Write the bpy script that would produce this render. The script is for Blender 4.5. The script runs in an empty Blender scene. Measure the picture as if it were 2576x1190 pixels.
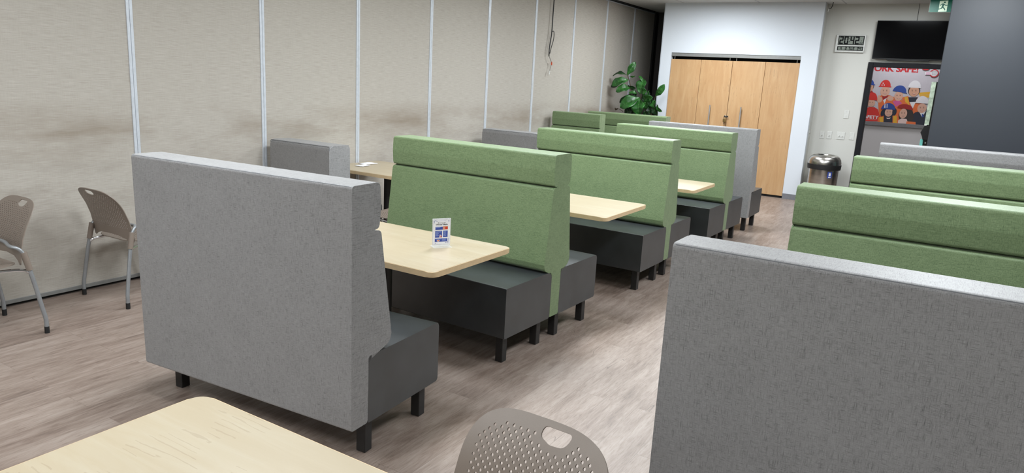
import bpy, bmesh, math, random
from mathutils import Vector, Matrix, geometry
C = bpy.context.scene
COL = C.collection
R = math.radians
PI = math.pi

# ------------------------------------------------------------------ camera
CAM = Vector((5.15357, -0.45021, 1.66586))
YAW, PITCH, ROLL, FPX = 0.5431919, -0.2195381, 0.0541201, 1789.353
cd = bpy.data.cameras.new('camera')
cam = bpy.data.objects.new('camera', cd)
COL.objects.link(cam)
C.camera = cam
_cy, _sy = math.cos(YAW), math.sin(YAW)
_f = Vector((-_sy*math.cos(PITCH), _cy*math.cos(PITCH), math.sin(PITCH)))
_r = Vector((_cy, _sy, 0)); _u = _r.cross(_f)
_c, _s = math.cos(ROLL), math.sin(ROLL)
_r2 = _c*_r + _s*_u; _u2 = -_s*_r + _c*_u
cam.matrix_world = Matrix(((_r2.x, _u2.x, -_f.x, CAM.x), (_r2.y, _u2.y, -_f.y, CAM.y), (_r2.z, _u2.z, -_f.z, CAM.z), (0, 0, 0, 1)))
cd.sensor_fit = 'HORIZONTAL'; cd.sensor_width = 36
cd.lens = FPX*36/2576
cd.clip_start = 0.05; cd.clip_end = 100

# ------------------------------------------------------------------ world, lights, exposure
w = bpy.data.worlds.new('world'); C.world = w; w.use_nodes = True
w.node_tree.nodes['Background'].inputs[0].default_value = (0.80, 0.90, 1.0, 1)
w.node_tree.nodes['Background'].inputs[1].default_value = 0.10
C.view_settings.view_transform = 'Standard'
C.view_settings.look = 'None'
C.view_settings.gamma = 1
C.view_settings.use_curve_mapping = False
C.view_settings.exposure = 0.0
CEIL = 3.02
LIGHTS = [(2.3, -3.4, .5), (2.3, -0.9, 0.9), (2.3, 1.7, .85), (2.3, 4.3, 0.95), (2.3, 6.9, 1.15), (1.8, 9.9, 1.05),
          (5.3, -3.4, .3), (5.3, -0.9, 0.40), (5.3, 2.6, 0.45), (5.3, 4.7, .85), (5.3, 7.3, 1.0), (4.4, 10.2, 0.5)]  # the rearmost lamp of each column is added fill for camera-facing surfaces
LPOWER = 80
for (x, y, k) in LIGHTS:
    ld = bpy.data.lights.new('troffer_light', 'AREA')
    ld.shape = 'RECTANGLE'; ld.size = 0.56; ld.size_y = 1.16
    ld.energy = LPOWER*k; ld.color = (0.90, 0.96, 1.0); ld.spread = R(180)
    lo = bpy.data.objects.new('troffer_light', ld); COL.objects.link(lo)
    lo.location = (x, y, CEIL-0.03)
ld = bpy.data.lights.new('corridor_fill_light', 'AREA'); ld.size = 0.5; ld.energy = 22; ld.color = (0.92, 0.96, 1.0)  # added fill lamp without a fixture, brightens the corridor and poster
lo = bpy.data.objects.new('corridor_fill_light', ld); COL.objects.link(lo); lo.location = (4.3, 12.45, 2.9)

# ------------------------------------------------------------------ helpers
def link(name, me, mats=(), parent=None):
    o = bpy.data.objects.new(name, me); COL.objects.link(o)
    for m in mats: me.materials.append(m)
    if parent is not None: o.parent = parent
    return o
def finish(bm, name, mats, parent=None, smooth=True, wn=True, angle=38):
    bmesh.ops.recalc_face_normals(bm, faces=bm.faces)
    me = bpy.data.meshes.new(name)
    bm.to_mesh(me); bm.free()
    if smooth:
        for p in me.polygons: p.use_smooth = True
        me.set_sharp_from_angle(angle=R(angle))
    if not isinstance(mats, (list, tuple)): mats = [mats]
    o = link(name, me, mats, parent)
    if smooth and wn:
        m = o.modifiers.new('weighted', 'WEIGHTED_NORMAL'); m.keep_sharp = True
    return o
def tag(o, label=None, cat=None, group=None, kind=None):
    if label: o['label'] = label
    if cat: o['category'] = cat
    if group: o['group'] = group
    if kind: o['kind'] = kind
    return o
def empty(name, loc, rz=0.0):
    o = bpy.data.objects.new(name, None); COL.objects.link(o)
    o.empty_display_size = 0.1
    o.location = loc; o.rotation_euler = (0, 0, rz)
    return o
def copy_tree(o, parent=None):
    c = o.copy(); COL.objects.link(c); c.parent = parent
    for ch in list(o.children):
        copy_tree(ch, c)
    return c
def box(bm, x0, x1, y0, y1, z0, z1, bev=0.0, seg=2, mat=0):
    r = bmesh.ops.create_cube(bm, size=1.0)
    vs = r['verts']
    for v in vs:
        v.co = Vector((x0+(v.co.x+.5)*(x1-x0), y0+(v.co.y+.5)*(y1-y0), z0+(v.co.z+.5)*(z1-z0)))
    fs = set(f for v in vs for f in v.link_faces)
    if bev > 0:
        es = set(e for v in vs for e in v.link_edges)
        rr = bmesh.ops.bevel(bm, geom=list(es), offset=bev, segments=seg, profile=0.5, affect='EDGES')
        fs = set(rr['faces']) | set(f for v in rr['verts'] for f in v.link_faces)
    for f in fs:
        if f.is_valid: f.material_index = mat
def round_poly(pts, rad, n=5):
    """2-D polygon with rounded corners; rad one number or list."""
    out = []; N = len(pts)
    for i in range(N):
        p = Vector(pts[i]); a = Vector(pts[i-1]); b = Vector(pts[(i+1) % N])
        r = rad[i] if isinstance(rad, (list, tuple)) else rad
        if r <= 0: out.append(tuple(p)); continue
        d1 = (a-p); d2 = (b-p); l1 = d1.length; l2 = d2.length
        d1.normalize(); d2.normalize()
        ang = math.acos(max(-1, min(1, d1.dot(d2))))
        t = min(r/math.tan(ang/2), l1*.48, l2*.48)
        p1 = p+d1*t; p2 = p+d2*t
        for k in range(n+1):
            s = k/n
            q = (1-s)**2*p1 + 2*s*(1-s)*p + s*s*p2
            out.append(tuple(q))
    return out
def extrude(bm, prof, a0, a1, axis='x', bev=0.0, seg=3, mat=0):
    """prof: 2-D closed outline in the other two axes, extruded along axis, end rims bevelled."""
    def mk(p, a):
        if axis == 'x': return (a, p[0], p[1])
        if axis == 'y': return (p[0], a, p[1])
        return (p[0], p[1], a)
    v0 = [bm.verts.new(mk(p, a0)) for p in prof]
    v1 = [bm.verts.new(mk(p, a1)) for p in prof]
    n = len(prof); fs = []
    f0 = bm.faces.new(v0); f1 = bm.faces.new(list(reversed(v1)))
    for i in range(n):
        fs.append(bm.faces.new((v0[i], v1[i], v1[(i+1) % n], v0[(i+1) % n])))
    fs += [f0, f1]
    for f in fs: f.material_index = mat
    if bev > 0:
        es = list(f0.edges)+list(f1.edges)
        rr = bmesh.ops.bevel(bm, geom=es, offset=bev, segments=seg, profile=0.5, affect='EDGES', clamp_overlap=True)
        for f in rr['faces']: f.material_index = mat
def tube(bm, pts, rad, seg=8, closed=False, cap=True, mat=0):
    pts = [Vector(p) for p in pts]; n = len(pts)
    rings = []; prev = None
    for i, p in enumerate(pts):
        if closed: t = pts[(i+1) % n]-pts[i-1]
        else: t = pts[min(i+1, n-1)]-pts[max(i-1, 0)]
        t.normalize()
        if prev is None:
            ref = Vector((0, 0, 1)) if abs(t.z) < .9 else Vector((1, 0, 0))
            a = t.cross(ref).normalized()
        else:
            a = (prev - t*prev.dot(t)).normalized()
        prev = a; b = t.cross(a)
        r = rad[i] if isinstance(rad, (list, tuple)) else rad
        rings.append([bm.verts.new(p+a*math.cos(2*PI*k/seg)*r+b*math.sin(2*PI*k/seg)*r) for k in range(seg)])
    m = n if closed else n-1
    fs = []
    for i in range(m):
        A = rings[i]; B = rings[(i+1) % n]
        for k in range(seg):
            fs.append(bm.faces.new((A[k], A[(k+1) % seg], B[(k+1) % seg], B[k])))
    if cap and not closed:
        fs.append(bm.faces.new(list(reversed(rings[0])))); fs.append(bm.faces.new(rings[-1]))
    for f in fs: f.material_index = mat
def smooth_path(pts, n=6):
    """Catmull-Rom through pts"""
    P = [Vector(p) for p in pts]; P = [2*P[0]-P[1]]+P+[2*P[-1]-P[-2]]
    out = []
    for i in range(1, len(P)-2):
        for k in range(n):
            t = k/n
            a, b, c, d = P[i-1], P[i], P[i+1], P[i+2]
            out.append(0.5*((2*b)+(c-a)*t+(2*a-5*b+4*c-d)*t*t+(3*b-a-3*c+d)*t**3))
    out.append(P[-2])
    return out
def lathe(bm, prof, seg=32, mat=0, center=(0, 0)):
    rings = []
    for (r, z) in prof:
        if r < 1e-5: rings.append([bm.verts.new((center[0], center[1], z))])
        else: rings.append([bm.verts.new((center[0]+r*math.cos(2*PI*k/seg), center[1]+r*math.sin(2*PI*k/seg), z)) for k in range(seg)])
    for A, B in zip(rings[:-1], rings[1:]):
        for k in range(seg):
            k2 = (k+1) % seg
            if len(A) == 1 and len(B) == 1: continue
            if len(A) == 1: f = bm.faces.new((A[0], B[k2], B[k]))
            elif len(B) == 1: f = bm.faces.new((A[k], A[k2], B[0]))
            else: f = bm.faces.new((A[k], A[k2], B[k2], B[k]))
            f.material_index = mat
def flat(bm, pts, y, mat=0, thick=0.0):
    """polygon in the XZ plane at depth y, facing -Y"""
    vs = [bm.verts.new((p[0], y, p[1])) for p in pts]
    f = bm.faces.new(vs); f.material_index = mat
    f.normal_update()
    if f.normal.y > 0: f.normal_flip()
    return f
def ellipse(cx, cz, rx, rz, n=20, a0=0, a1=2*PI, rot=0.0):
    full = abs(a1-a0-2*PI) < 1e-6
    m = n if full else n+1
    out = []
    for k in range(m):
        t = a0+(a1-a0)*k/n
        x = rx*math.cos(t); z = rz*math.sin(t)
        out.append((cx+x*math.cos(rot)-z*math.sin(rot), cz+x*math.sin(rot)+z*math.cos(rot)))
    return out
_FONT = {}
def text(bm, s, x, z, y, size, mat=0, width=None, shear=0.0, bold=0.0, fn=None, spacing=1.0):
    """text laid in the XZ plane facing -Y, lower-left corner at (x, z); width squeezes/stretches it"""
    cu = bpy.data.curves.new('t', 'FONT'); cu.body = s; cu.size = 1.0; cu.shear = shear; cu.offset = bold
    cu.space_character = spacing
    ob = bpy.data.objects.new('t', cu); COL.objects.link(ob)
    dg = bpy.context.evaluated_depsgraph_get()
    me = bpy.data.meshes.new_from_object(ob.evaluated_get(dg))
    xs = [v.co.x for v in me.vertices]; ys = [v.co.y for v in me.vertices]
    if xs:
        x0, x1 = min(xs), max(xs); y0, y1 = min(ys), max(ys)
        capH = 0.7
        sy = size/capH; sx = sy if width is None else width/(x1-x0)
        vs = []
        for v in me.vertices:
            px, pz = x+(v.co.x-x0)*sx, z+v.co.y*sy
            if fn: px, pz = fn(px, pz)
            vs.append(bm.verts.new((px, y, pz)))
        for p in me.polygons:
            try:
                f = bm.faces.new([vs[i] for i in p.vertices]); f.material_index = mat; f.normal_update()
                if f.normal.y > 0: f.normal_flip()
            except ValueError: pass
    bpy.data.objects.remove(ob); bpy.data.curves.remove(cu); bpy.data.meshes.remove(me)

# ------------------------------------------------------------------ materials
def srgb(r, g, b):
    f = lambda c: (c/255/12.92) if c/255 <= .04045 else ((c/255+.055)/1.055)**2.4
    return (f(r), f(g), f(b), 1)
class NT:
    def __init__(s, name):
        s.m = bpy.data.materials.new(name); s.m.use_nodes = True
        s.t = s.m.node_tree; s.b = s.t.nodes['Principled BSDF']
    def n(s, typ, **kw):
        x = s.t.nodes.new(typ)
        for k, v in kw.items(): setattr(x, k, v)
        return x
    def l(s, a, b): s.t.links.new(a, b)
    def coords(s, kind='Object', scale=(1, 1, 1), rot=(0, 0, 0), randomize=False, loc=(0, 0, 0)):
        tc = s.n('ShaderNodeTexCoord'); mp = s.n('ShaderNodeMapping')
        mp.inputs['Scale'].default_value = scale; mp.inputs['Rotation'].default_value = rot; mp.inputs['Location'].default_value = loc
        src = tc.outputs[kind]
        if randomize:
            oi = s.n('ShaderNodeObjectInfo'); ad = s.n('ShaderNodeVectorMath', operation='ADD')
            mu = s.n('ShaderNodeMath', operation='MULTIPLY'); mu.inputs[1].default_value = 7.3
            s.l(oi.outputs['Random'], mu.inputs[0]); s.l(mu.outputs[0], ad.inputs[1]); s.l(src, ad.inputs[0]); src = ad.outputs[0]
        s.l(src, mp.inputs['Vector'])
        return mp.outputs[0]
    def noise(s, vec, scale, detail=3, rough=.55, dist=0.0):
        x = s.n('ShaderNodeTexNoise'); x.inputs['Scale'].default_value = scale; x.inputs['Detail'].default_value = detail
        x.inputs['Roughness'].default_value = rough; x.inputs['Distortion'].default_value = dist
        s.l(vec, x.inputs['Vector']); return x.outputs['Fac']
    def ramp(s, fac, stops):
        x = s.n('ShaderNodeValToRGB'); cr = x.color_ramp
        while len(cr.elements) < len(stops): cr.elements.new(.5)
        for e, (p, c) in zip(cr.elements, stops): e.position = p; e.color = c
        s.l(fac, x.inputs[0]); return x.outputs[0]
    def math(s, op, a, b=None, clamp=False):
        x = s.n('ShaderNodeMath', operation=op); x.use_clamp = clamp
        for i, v in enumerate((a, b)):
            if v is None: continue
            if isinstance(v, (int, float)): x.inputs[i].default_value = v
            else: s.l(v, x.inputs[i])
        return x.outputs[0]
    def mix(s, fac, a, b, mode='MIX'):
        x = s.n('ShaderNodeMix', data_type='RGBA', blend_type=mode)
        for i, v in ((0, fac), (6, a), (7, b)):
            if isinstance(v, (int, float, tuple)): x.inputs[i].default_value = v
            else: s.l(v, x.inputs[i])
        return x.outputs[2]
    def bump(s, h, strength=.2, dist=.002):
        x = s.n('ShaderNodeBump'); x.inputs['Strength'].default_value = strength; x.inputs['Distance'].default_value = dist
        s.l(h, x.inputs['Height']); s.l(x.outputs[0], s.b.inputs['Normal'])
    def base(s, c):
        if isinstance(c, tuple): s.b.inputs['Base Color'].default_value = c
        else: s.l(c, s.b.inputs['Base Color'])
    def set(s, rough=.5, metal=0.0, spec=.5, sheen=0.0, coat=0.0):
        s.b.inputs['Roughness'].default_value = rough; s.b.inputs['Metallic'].default_value = metal
        s.b.inputs['Specular IOR Level'].default_value = spec
        s.b.inputs['Sheen Weight'].default_value = sheen; s.b.inputs['Coat Weight'].default_value = coat
        return s.m
def plain(name, c, rough=.5, metal=0.0, spec=.5, var=.06, scale=30, bump=0.0):
    t = NT(name); v = t.coords()
    f = t.noise(v, scale, 3)
    d = tuple(max(0, k*(1-var)) for k in c[:3])+(1,); l = tuple(min(1, k*(1+var)) for k in c[:3])+(1,)
    t.base(t.ramp(f, [(.3, d), (.7, l)]))
    if bump > 0: t.bump(f, bump, .001)
    return t.set(rough, metal, spec)
def fabric(name, dark, mid, light, rough=.52, spec=.4):
    t = NT(name)
    # weave coordinates: on upward faces the cross threads run along y instead of z
    tc = t.n('ShaderNodeTexCoord'); oi = t.n('ShaderNodeObjectInfo')
    sp = t.n('ShaderNodeSeparateXYZ'); sn = t.n('ShaderNodeSeparateXYZ')
    t.l(tc.outputs['Object'], sp.inputs[0]); t.l(tc.outputs['Normal'], sn.inputs[0])
    up = t.math('GREATER_THAN', t.math('ABSOLUTE', sn.outputs['Z']), .72)
    rnd = t.math('MULTIPLY', oi.outputs['Random'], 5.3)
    xx = t.math('ADD', sp.outputs['X'], rnd); yy = sp.outputs['Y']
    zz = t.math('ADD', sp.outputs['Z'], t.math('MULTIPLY', yy, up))
    ys = t.math('MULTIPLY', yy, t.math('SUBTRACT', 1.0, t.math('MULTIPLY', up, .96)))
    cb = t.n('ShaderNodeCombineXYZ'); t.l(xx, cb.inputs[0]); t.l(ys, cb.inputs[1]); t.l(zz, cb.inputs[2])
    def sc(v):
        m = t.n('ShaderNodeMapping'); m.inputs['Scale'].default_value = v; t.l(cb.outputs[0], m.inputs['Vector']); return m.outputs[0]
    h = t.noise(sc((34, 34, 780)), 1.0, 3, .6)
    v = t.noise(sc((740, 740, 26)), 1.0, 3, .6)
    h2 = t.noise(sc((55, 55, 1000)), 1.0, 2, .5)
    v2 = t.noise(sc((1000, 1000, 55)), 1.0, 2, .5)
    blot = t.noise(sc((7, 7, 7)), 1.0, 2, .5)
    a = t.math('MINIMUM', h, v)
    b = t.math('ADD', t.math('MULTIPLY', h2, .5), t.math('MULTIPLY', v2, .5))
    s = t.math('ADD', t.math('MULTIPLY', a, .62), t.math('MULTIPLY', b, .30))
    s = t.math('ADD', s, t.math('MULTIPLY', blot, .05))
    t.base(t.ramp(s, [(.335, dark), (.43, mid), (.57, light)]))
    t.bump(s, .15, .0015)
    return t.set(rough, 0, spec, sheen=.15)

M = {}
M['grey_fabric'] = fabric('grey crosshatch upholstery', srgb(70, 70, 71), srgb(128, 127, 127), srgb(154, 153, 153))
M['green_fabric'] = fabric('green crosshatch upholstery', srgb(66, 84, 52), srgb(102, 122, 84), srgb(130, 149, 110))
M['grey_piping'] = plain('grey piping', srgb(98, 99, 102), .6)
M['green_piping'] = plain('green piping', srgb(78, 108, 62), .6)
def vinyl():
    t = NT('charcoal vinyl'); v = t.coords()
    f = t.noise(v, 420, 3, .6); g = t.noise(v, 6, 2)
    t.base(t.ramp(g, [(.3, srgb(46, 49, 51)), (.7, srgb(56, 60, 63))]))
    t.bump(f, .12, .001)
    return t.set(.40, 0, .9)
M['vinyl'] = vinyl()
M['vinyl_piping'] = plain('charcoal vinyl seam', srgb(38, 39, 41), .45)
M['black_wood'] = plain('black stained wood leg', srgb(34, 33, 33), .45, var=.15, scale=40)
M['gap_black'] = plain('black gap', srgb(10, 10, 11), .7)
def maple(name, c1, c2, c3, lines=True, axis=0, rough=.35):
    t = NT(name)
    sc = (1.2, 9, 9) if axis == 0 else ((9, 1.2, 9) if axis == 1 else (9, 9, 1.2))
    big = t.noise(t.coords(scale=(2.5, 2.5, 2.5), randomize=True), 1, 2)
    g = t.noise(t.coords(scale=sc, randomize=True), 1.6, 6, .6, .8)
    col = t.ramp(t.math('ADD', t.math('MULTIPLY', g, .7), t.math('MULTIPLY', big, .3)), [(.3, c2), (.5, c1), (.7, c3)])
    if lines:
        wv = t.n('ShaderNodeTexWave', wave_type='RINGS', rings_direction='Z')
        wv.inputs['Scale'].default_value = 1.5; wv.inputs['Distortion'].default_value = 9; wv.inputs['Detail'].default_value = 4
        wv.inputs['Detail Scale'].default_value = 1.6
        t.l(t.coords(scale=sc, randomize=True), wv.inputs['Vector'])
        ln = t.math('LESS_THAN', wv.outputs['Fac'], .05)
        patch = t.math('GREATER_THAN', t.noise(t.coords(scale=(5, 5, 5), randomize=True), 1, 2), .57)
        col = t.mix(t.math('MULTIPLY', t.math('MULTIPLY', ln, patch), .22), col, srgb(120, 90, 60))
    t.base(col)
    return t.set(rough, 0, .5)
M['maple_top'] = maple('pale maple laminate', srgb(176, 162, 137), srgb(171, 156, 130), srgb(182, 171, 149))
M['maple_edge'] = plain('maple edge band', srgb(208, 182, 144), .4)
M['door_wood'] = maple('honey maple door veneer', srgb(192, 153, 110), srgb(182, 140, 97), srgb(200, 164, 123), True, 2, .4)
def floor_mat():
    t = NT('grey brown vinyl plank floor')
    vec = t.coords(kind='Object', rot=(0, 0, R(90)))
    def brick(c1, c2, mort):
        b = t.n('ShaderNodeTexBrick'); b.offset = .37; b.offset_frequency = 2
        b.inputs['Scale'].default_value = 1.0
        b.inputs['Brick Width'].default_value = 1.22; b.inputs['Row Height'].default_value = .18
        b.inputs['Mortar Size'].default_value = .0012; b.inputs['Mortar Smooth'].default_value = .2; b.inputs['Bias'].default_value = 0
        b.inputs['Color1'].default_value = c1; b.inputs['Color2'].default_value = c2; b.inputs['Mortar'].default_value = mort
        t.l(vec, b.inputs['Vector']); return b
    b = brick((0, 0, 0, 1), (1, 1, 1, 1), (.5, .5, .5, 1))
    # offset the grain per plank
    ad = t.n('ShaderNodeVectorMath', operation='MULTIPLY_ADD')
    ad.inputs[1].default_value = (9.0, 31.0, 0)
    t.l(b.outputs['Color'], ad.inputs[0]); t.l(t.coords(), ad.inputs[2])
    def sc(v, s):
        m = t.n('ShaderNodeMapping'); m.inputs['Scale'].default_value = s; t.l(v, m.inputs['Vector']); return m.outputs[0]
    g1 = t.noise(sc(ad.outputs[0], (26, 3.2, 1)), 1, 8, .68, .5)
    g2 = t.noise(sc(ad.outputs[0], (170, 14, 1)), 1, 4, .65, .2)
    g3 = t.noise(sc(ad.outputs[0], (5, 1.2, 1)), 1, 3, .5)
    g4 = t.noise(sc(ad.outputs[0], (8, .8, 1)), 1, 2, .5, .2); g5 = t.noise(sc(ad.outputs[0], (3, .9, 1)), 1, 2)
    f = t.math('ADD', t.math('ADD', t.math('MULTIPLY', g1, .5), t.math('MULTIPLY', g2, .25)), t.math('MULTIPLY', g3, .25))
    f = t.math('ADD', f, t.math('MULTIPLY', t.math('SUBTRACT', b.outputs['Color'], .5), .07))
    col = t.ramp(f, [(.32, srgb(96, 82, 74)), (.44, srgb(128, 112, 102)), (.54, srgb(147, 132, 122)), (.68, srgb(165, 152, 143))])
    col = t.mix(t.math('MULTIPLY', b.outputs['Fac'], .45), col, srgb(92, 80, 72))
    # fine dark cracks
    cr = t.math('LESS_THAN', t.math('ABSOLUTE', t.math('SUBTRACT', g4, .5)), .0022)
    cr = t.math('MULTIPLY', cr, t.math('GREATER_THAN', g5, .56))
    col = t.mix(t.math('MULTIPLY', cr, .45), col, srgb(70, 58, 52))
    col = t.mix(t.math('MULTIPLY', t.math('LESS_THAN', g2, .40), .25), col, srgb(98, 84, 76))
    t.base(col); t.bump(g2, .08, .001)
    return t.set(.42, 0, .45)
M['floor'] = floor_mat()
def partition_mat():
    t = NT('beige woven wall covering')
    h = t.noise(t.coords(scale=(9, 9, 260)), 1, 4, .6)
    slub = t.noise(t.coords(scale=(13, 13, 300), loc=(3, 5, 1)), 1, 2, .5)
    v = t.noise(t.coords(scale=(240, 240, 12)), 1, 2, .5)
    s = t.math('ADD', t.math('MULTIPLY', h, .8), t.math('MULTIPLY', v, .2))
    col = t.ramp(s, [(.36, srgb(164, 157, 148)), (.5, srgb(173, 167, 158)), (.64, srgb(181, 175, 167))])
    col = t.mix(t.math('MULTIPLY', t.math('GREATER_THAN', slub, .685), .32), col, srgb(208, 204, 196))
    # scuff band where chair backs and shoulders have rubbed the cloth
    tc = t.n('ShaderNodeTexCoord'); sp = t.n('ShaderNodeSeparateXYZ'); t.l(tc.outputs['Object'], sp.inputs[0])
    def band(z0, wd):
        d = t.math('ABSOLUTE', t.math('SUBTRACT', sp.outputs['Z'], z0))
        return t.math('SUBTRACT', 1.0, t.math('DIVIDE', d, wd), clamp=True)
    blot = t.ramp(t.noise(t.coords(scale=(.8, .8, 3.6)), 1, 4, .6), [(.40, (0, 0, 0, 1)), (.68, (1, 1, 1, 1))])
    blot2 = t.ramp(t.noise(t.coords(scale=(2.0, 2.0, 7.0), loc=(4, 1, 2)), 1, 4, .65), [(.46, (0, 0, 0, 1)), (.7, (1, 1, 1, 1))])
    f1 = t.math('MULTIPLY', t.math('MULTIPLY', band(1.13, .24), blot), .68)
    f2 = t.math('MULTIPLY', t.math('MULTIPLY', band(.72, .55), blot2), .35)
    col = t.mix(f1, col, srgb(122, 106, 88)); col = t.mix(f2, col, srgb(112, 100, 88))
    t.base(col); t.bump(s, .15, .001)
    return t.set(.85, 0, .2)
M['partition'] = partition_mat()
M['alu'] = plain('pale aluminium trim', srgb(196, 201, 208), .38, .1)
M['alu_dark'] = plain('dull aluminium rail', srgb(138, 138, 136), .5, .4)
M['track'] = plain('black partition track', srgb(34, 34, 36), .6)
M['white_paint'] = plain('cool white wall paint', srgb(214, 219, 226), .7, bump=.05, scale=160, var=.01)
M['offwhite_paint'] = plain('warm white wall paint', srgb(204, 203, 197), .7, bump=.05, scale=160, var=.01)
M['slate_paint'] = plain('slate grey wall paint', srgb(45, 49, 56), .48, bump=.25, scale=220, var=.03)
M['dark_paint'] = plain('charcoal jamb', srgb(72, 68, 68), .8)
M['frame_paint'] = plain('dark grey door frame', srgb(26, 26, 30), .6, spec=.2)
M['baseboard'] = plain('grey vinyl base', srgb(120, 121, 126), .5)
def ceil_mat():
    t = NT('white ceiling tile')
    vec = t.coords(loc=(.2, .31, 0))
    b = t.n('ShaderNodeTexBrick'); b.offset = 0; b.inputs['Scale'].default_value = 1
    b.inputs['Brick Width'].default_value = 1.22; b.inputs['Row Height'].default_value = .61; b.inputs['Mortar Size'].default_value = .012
    t.l(vec, b.inputs['Vector'])
    f = t.noise(t.coords(), 180, 3, .7)
    col = t.ramp(f, [(.35, srgb(196, 196, 194)), (.6, srgb(216, 216, 214))])
    col = t.mix(b.outputs['Fac'], col, srgb(176, 176, 178))
    t.base(col); t.bump(f, .3, .003)
    return t.set(.9, 0, .2)
M['ceiling'] = ceil_mat()
M['chair_plastic'] = plain('taupe moulded plastic', srgb(126, 114, 104), .45, bump=.1, scale=400, var=.03)
M['chair_metal'] = plain('silver painted steel', srgb(150, 153, 156), .4, .5)
M['chrome'] = plain('polished chrome', srgb(215, 216, 218), .15, 1.0)
M['rubber'] = plain('black rubber', srgb(22, 22, 23), .6)
def steel():
    t = NT('brushed stainless steel')
    f = t.noise(t.coords(scale=(2, 2, 400)), 1, 2)
    t.base(t.ramp(f, [(.3, srgb(172, 169, 163)), (.7, srgb(206, 203, 197))])); t.set(.24, 1.0, .5)
    t.b.inputs['Anisotropic'].default_value = .5
    return t.m
M['steel'] = steel()
M['handle_steel'] = plain('satin steel handle', srgb(176, 174, 172), .35, .5)
M['brass'] = plain('aged brass', srgb(168, 140, 92), .3, .9)
M['tv_black'] = plain('glossy black screen', srgb(8, 8, 10), .12, spec=.08)
M['tv_bezel'] = plain('black plastic', srgb(20, 20, 22), .4)
M['white_plastic'] = plain('white plastic', srgb(210, 210, 205), .4)
M['silver_plastic'] = plain('silver plastic clock body', srgb(200, 200, 196), .4, .3)
M['lcd'] = plain('grey liquid crystal', srgb(132, 138, 130), .5, spec=.2)
M['ink_black'] = plain('black print', srgb(12, 12, 15), .6, spec=.15)
M['paper'] = plain('white paper', srgb(232, 232, 236), .6)
def glow(name, c, e, base=None):
    t = NT(name); t.base(base or c); t.b.inputs['Emission Color'].default_value = c; t.b.inputs['Emission Strength'].default_value = e
    return t.set(.4)
M['exit_green'] = glow('lit green exit panel', srgb(0, 96, 78), .10)
M['exit_white'] = glow('lit white exit panel', srgb(205, 225, 200), .25)
M['diffuser'] = glow('troffer diffuser', (0.92, 0.97, 1, 1), 3.0)
def leaf_mat(name, c1, c2, vein):
    t = NT(name)
    f = t.noise(t.coords(scale=(12, 12, 12)), 1, 3)
    t.base(t.ramp(f, [(.3, c1), (.7, c2)]))
    return t.set(.38, 0, .5)
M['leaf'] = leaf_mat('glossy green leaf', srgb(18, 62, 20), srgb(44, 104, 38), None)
M['leaf_shaded'] = leaf_mat('shaded green leaf', srgb(10, 34, 14), srgb(22, 56, 24), None)  # darker copy of the leaf colour, shade painted into the unlit leaves
M['vein'] = plain('pale leaf vein', srgb(84, 138, 66), .45)
M['stem'] = plain('brown stem', srgb(62, 50, 34), .7)
M['soil'] = plain('dark potting soil', srgb(34, 26, 20), .95, var=.3)
M['pot'] = plain('dark grey planter', srgb(50, 50, 52), .5)
def clear(name):
    t = NT(name); t.base((1, 1, 1, 1)); t.b.inputs['Transmission Weight'].default_value = 1; t.b.inputs['IOR'].default_value = 1.45
    return t.set(.03)
def thin_clear():
    t = NT('clear acrylic sheet'); t.base((.93, .95, .96, 1)); t.b.inputs['Alpha'].default_value = .22
    return t.set(.08)
M['acrylic'] = thin_clear()
def ink(name, r, g, b, rough=.45): 
    M[name] = plain(name.replace('_', ' '), srgb(r, g, b), rough, var=.03); return M[name]

# ------------------------------------------------------------------ the setting
def struct(name, bm, mats, smooth=False):
    o = finish(bm, name, mats, None, smooth=smooth); o['kind'] = 'structure'; return o
YF, YB = 11.49, 11.78           # closet front, back wall
bm = bmesh.new(); box(bm, -.4, 9.2, -4.2, 14.6, -.05, 0); struct('floor', bm, M['floor'])
bm = bmesh.new(); box(bm, -.4, 9.2, -4.2, 14.6, CEIL, CEIL+.05); struct('ceiling', bm, M['ceiling'])
# operable partition: one wall of cloth panels, trims on every seam
S0, SW, PZ0, PZ1 = 2.6164, 1.159, .035, 2.985
bm = bmesh.new()
edges = [S0+i*SW for i in range(-5, 9)]+[13.0]
for a, b in zip(edges[:-1], edges[1:]):
    box(bm, -.09, 0, a+.003, b-.003, PZ0, PZ1, .002, 1)
box(bm, -.085, -.02, -4.2, edges[0], 0, CEIL)
struct('wall_left', bm, M['partition'])
for i in range(-5, 9):
    y = S0+i*SW
    bm = bmesh.new()
    box(bm, -.01, .008, y-.0235, y-.0012, PZ0, PZ1, .002, 1)
    box(bm, -.01, .008, y+.0012, y+.0235, PZ0, PZ1, .002, 1)
    struct('trim_%d' % (i+6), bm, M['alu'])
bm = bmesh.new(); box(bm, -.06, .006, -4.2, 13.0, .022, .05, .002, 1); struct('trim_20', bm, M['alu_dark'])
bm = bmesh.new(); box(bm, -.08, -.03, -4.2, 13.0, 0, .022); struct('trim_21', bm, M['gap_black'])  # black strip standing in for the shade in the gap below the panels
bm = bmesh.new(); box(bm, -.06, .006, -4.2, 13.0, 2.972, 2.99, .002, 1); struct('trim_22', bm, M['alu'])
bm = bmesh.new(); box(bm, -.12, .03, -4.2, 13.0, 2.995, CEIL); struct('trim_23', bm, M['track'])
# pocket at the partition's far end
bm = bmesh.new(); box(bm, -.1, .76, 13.0, 13.1, 0, CEIL); struct('wall_pocket', bm, M['dark_paint'])
bm = bmesh.new(); box(bm, .0, .035, 12.86, 13.0, 0, PZ1); struct('trim_24', bm, M['gap_black'])
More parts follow.
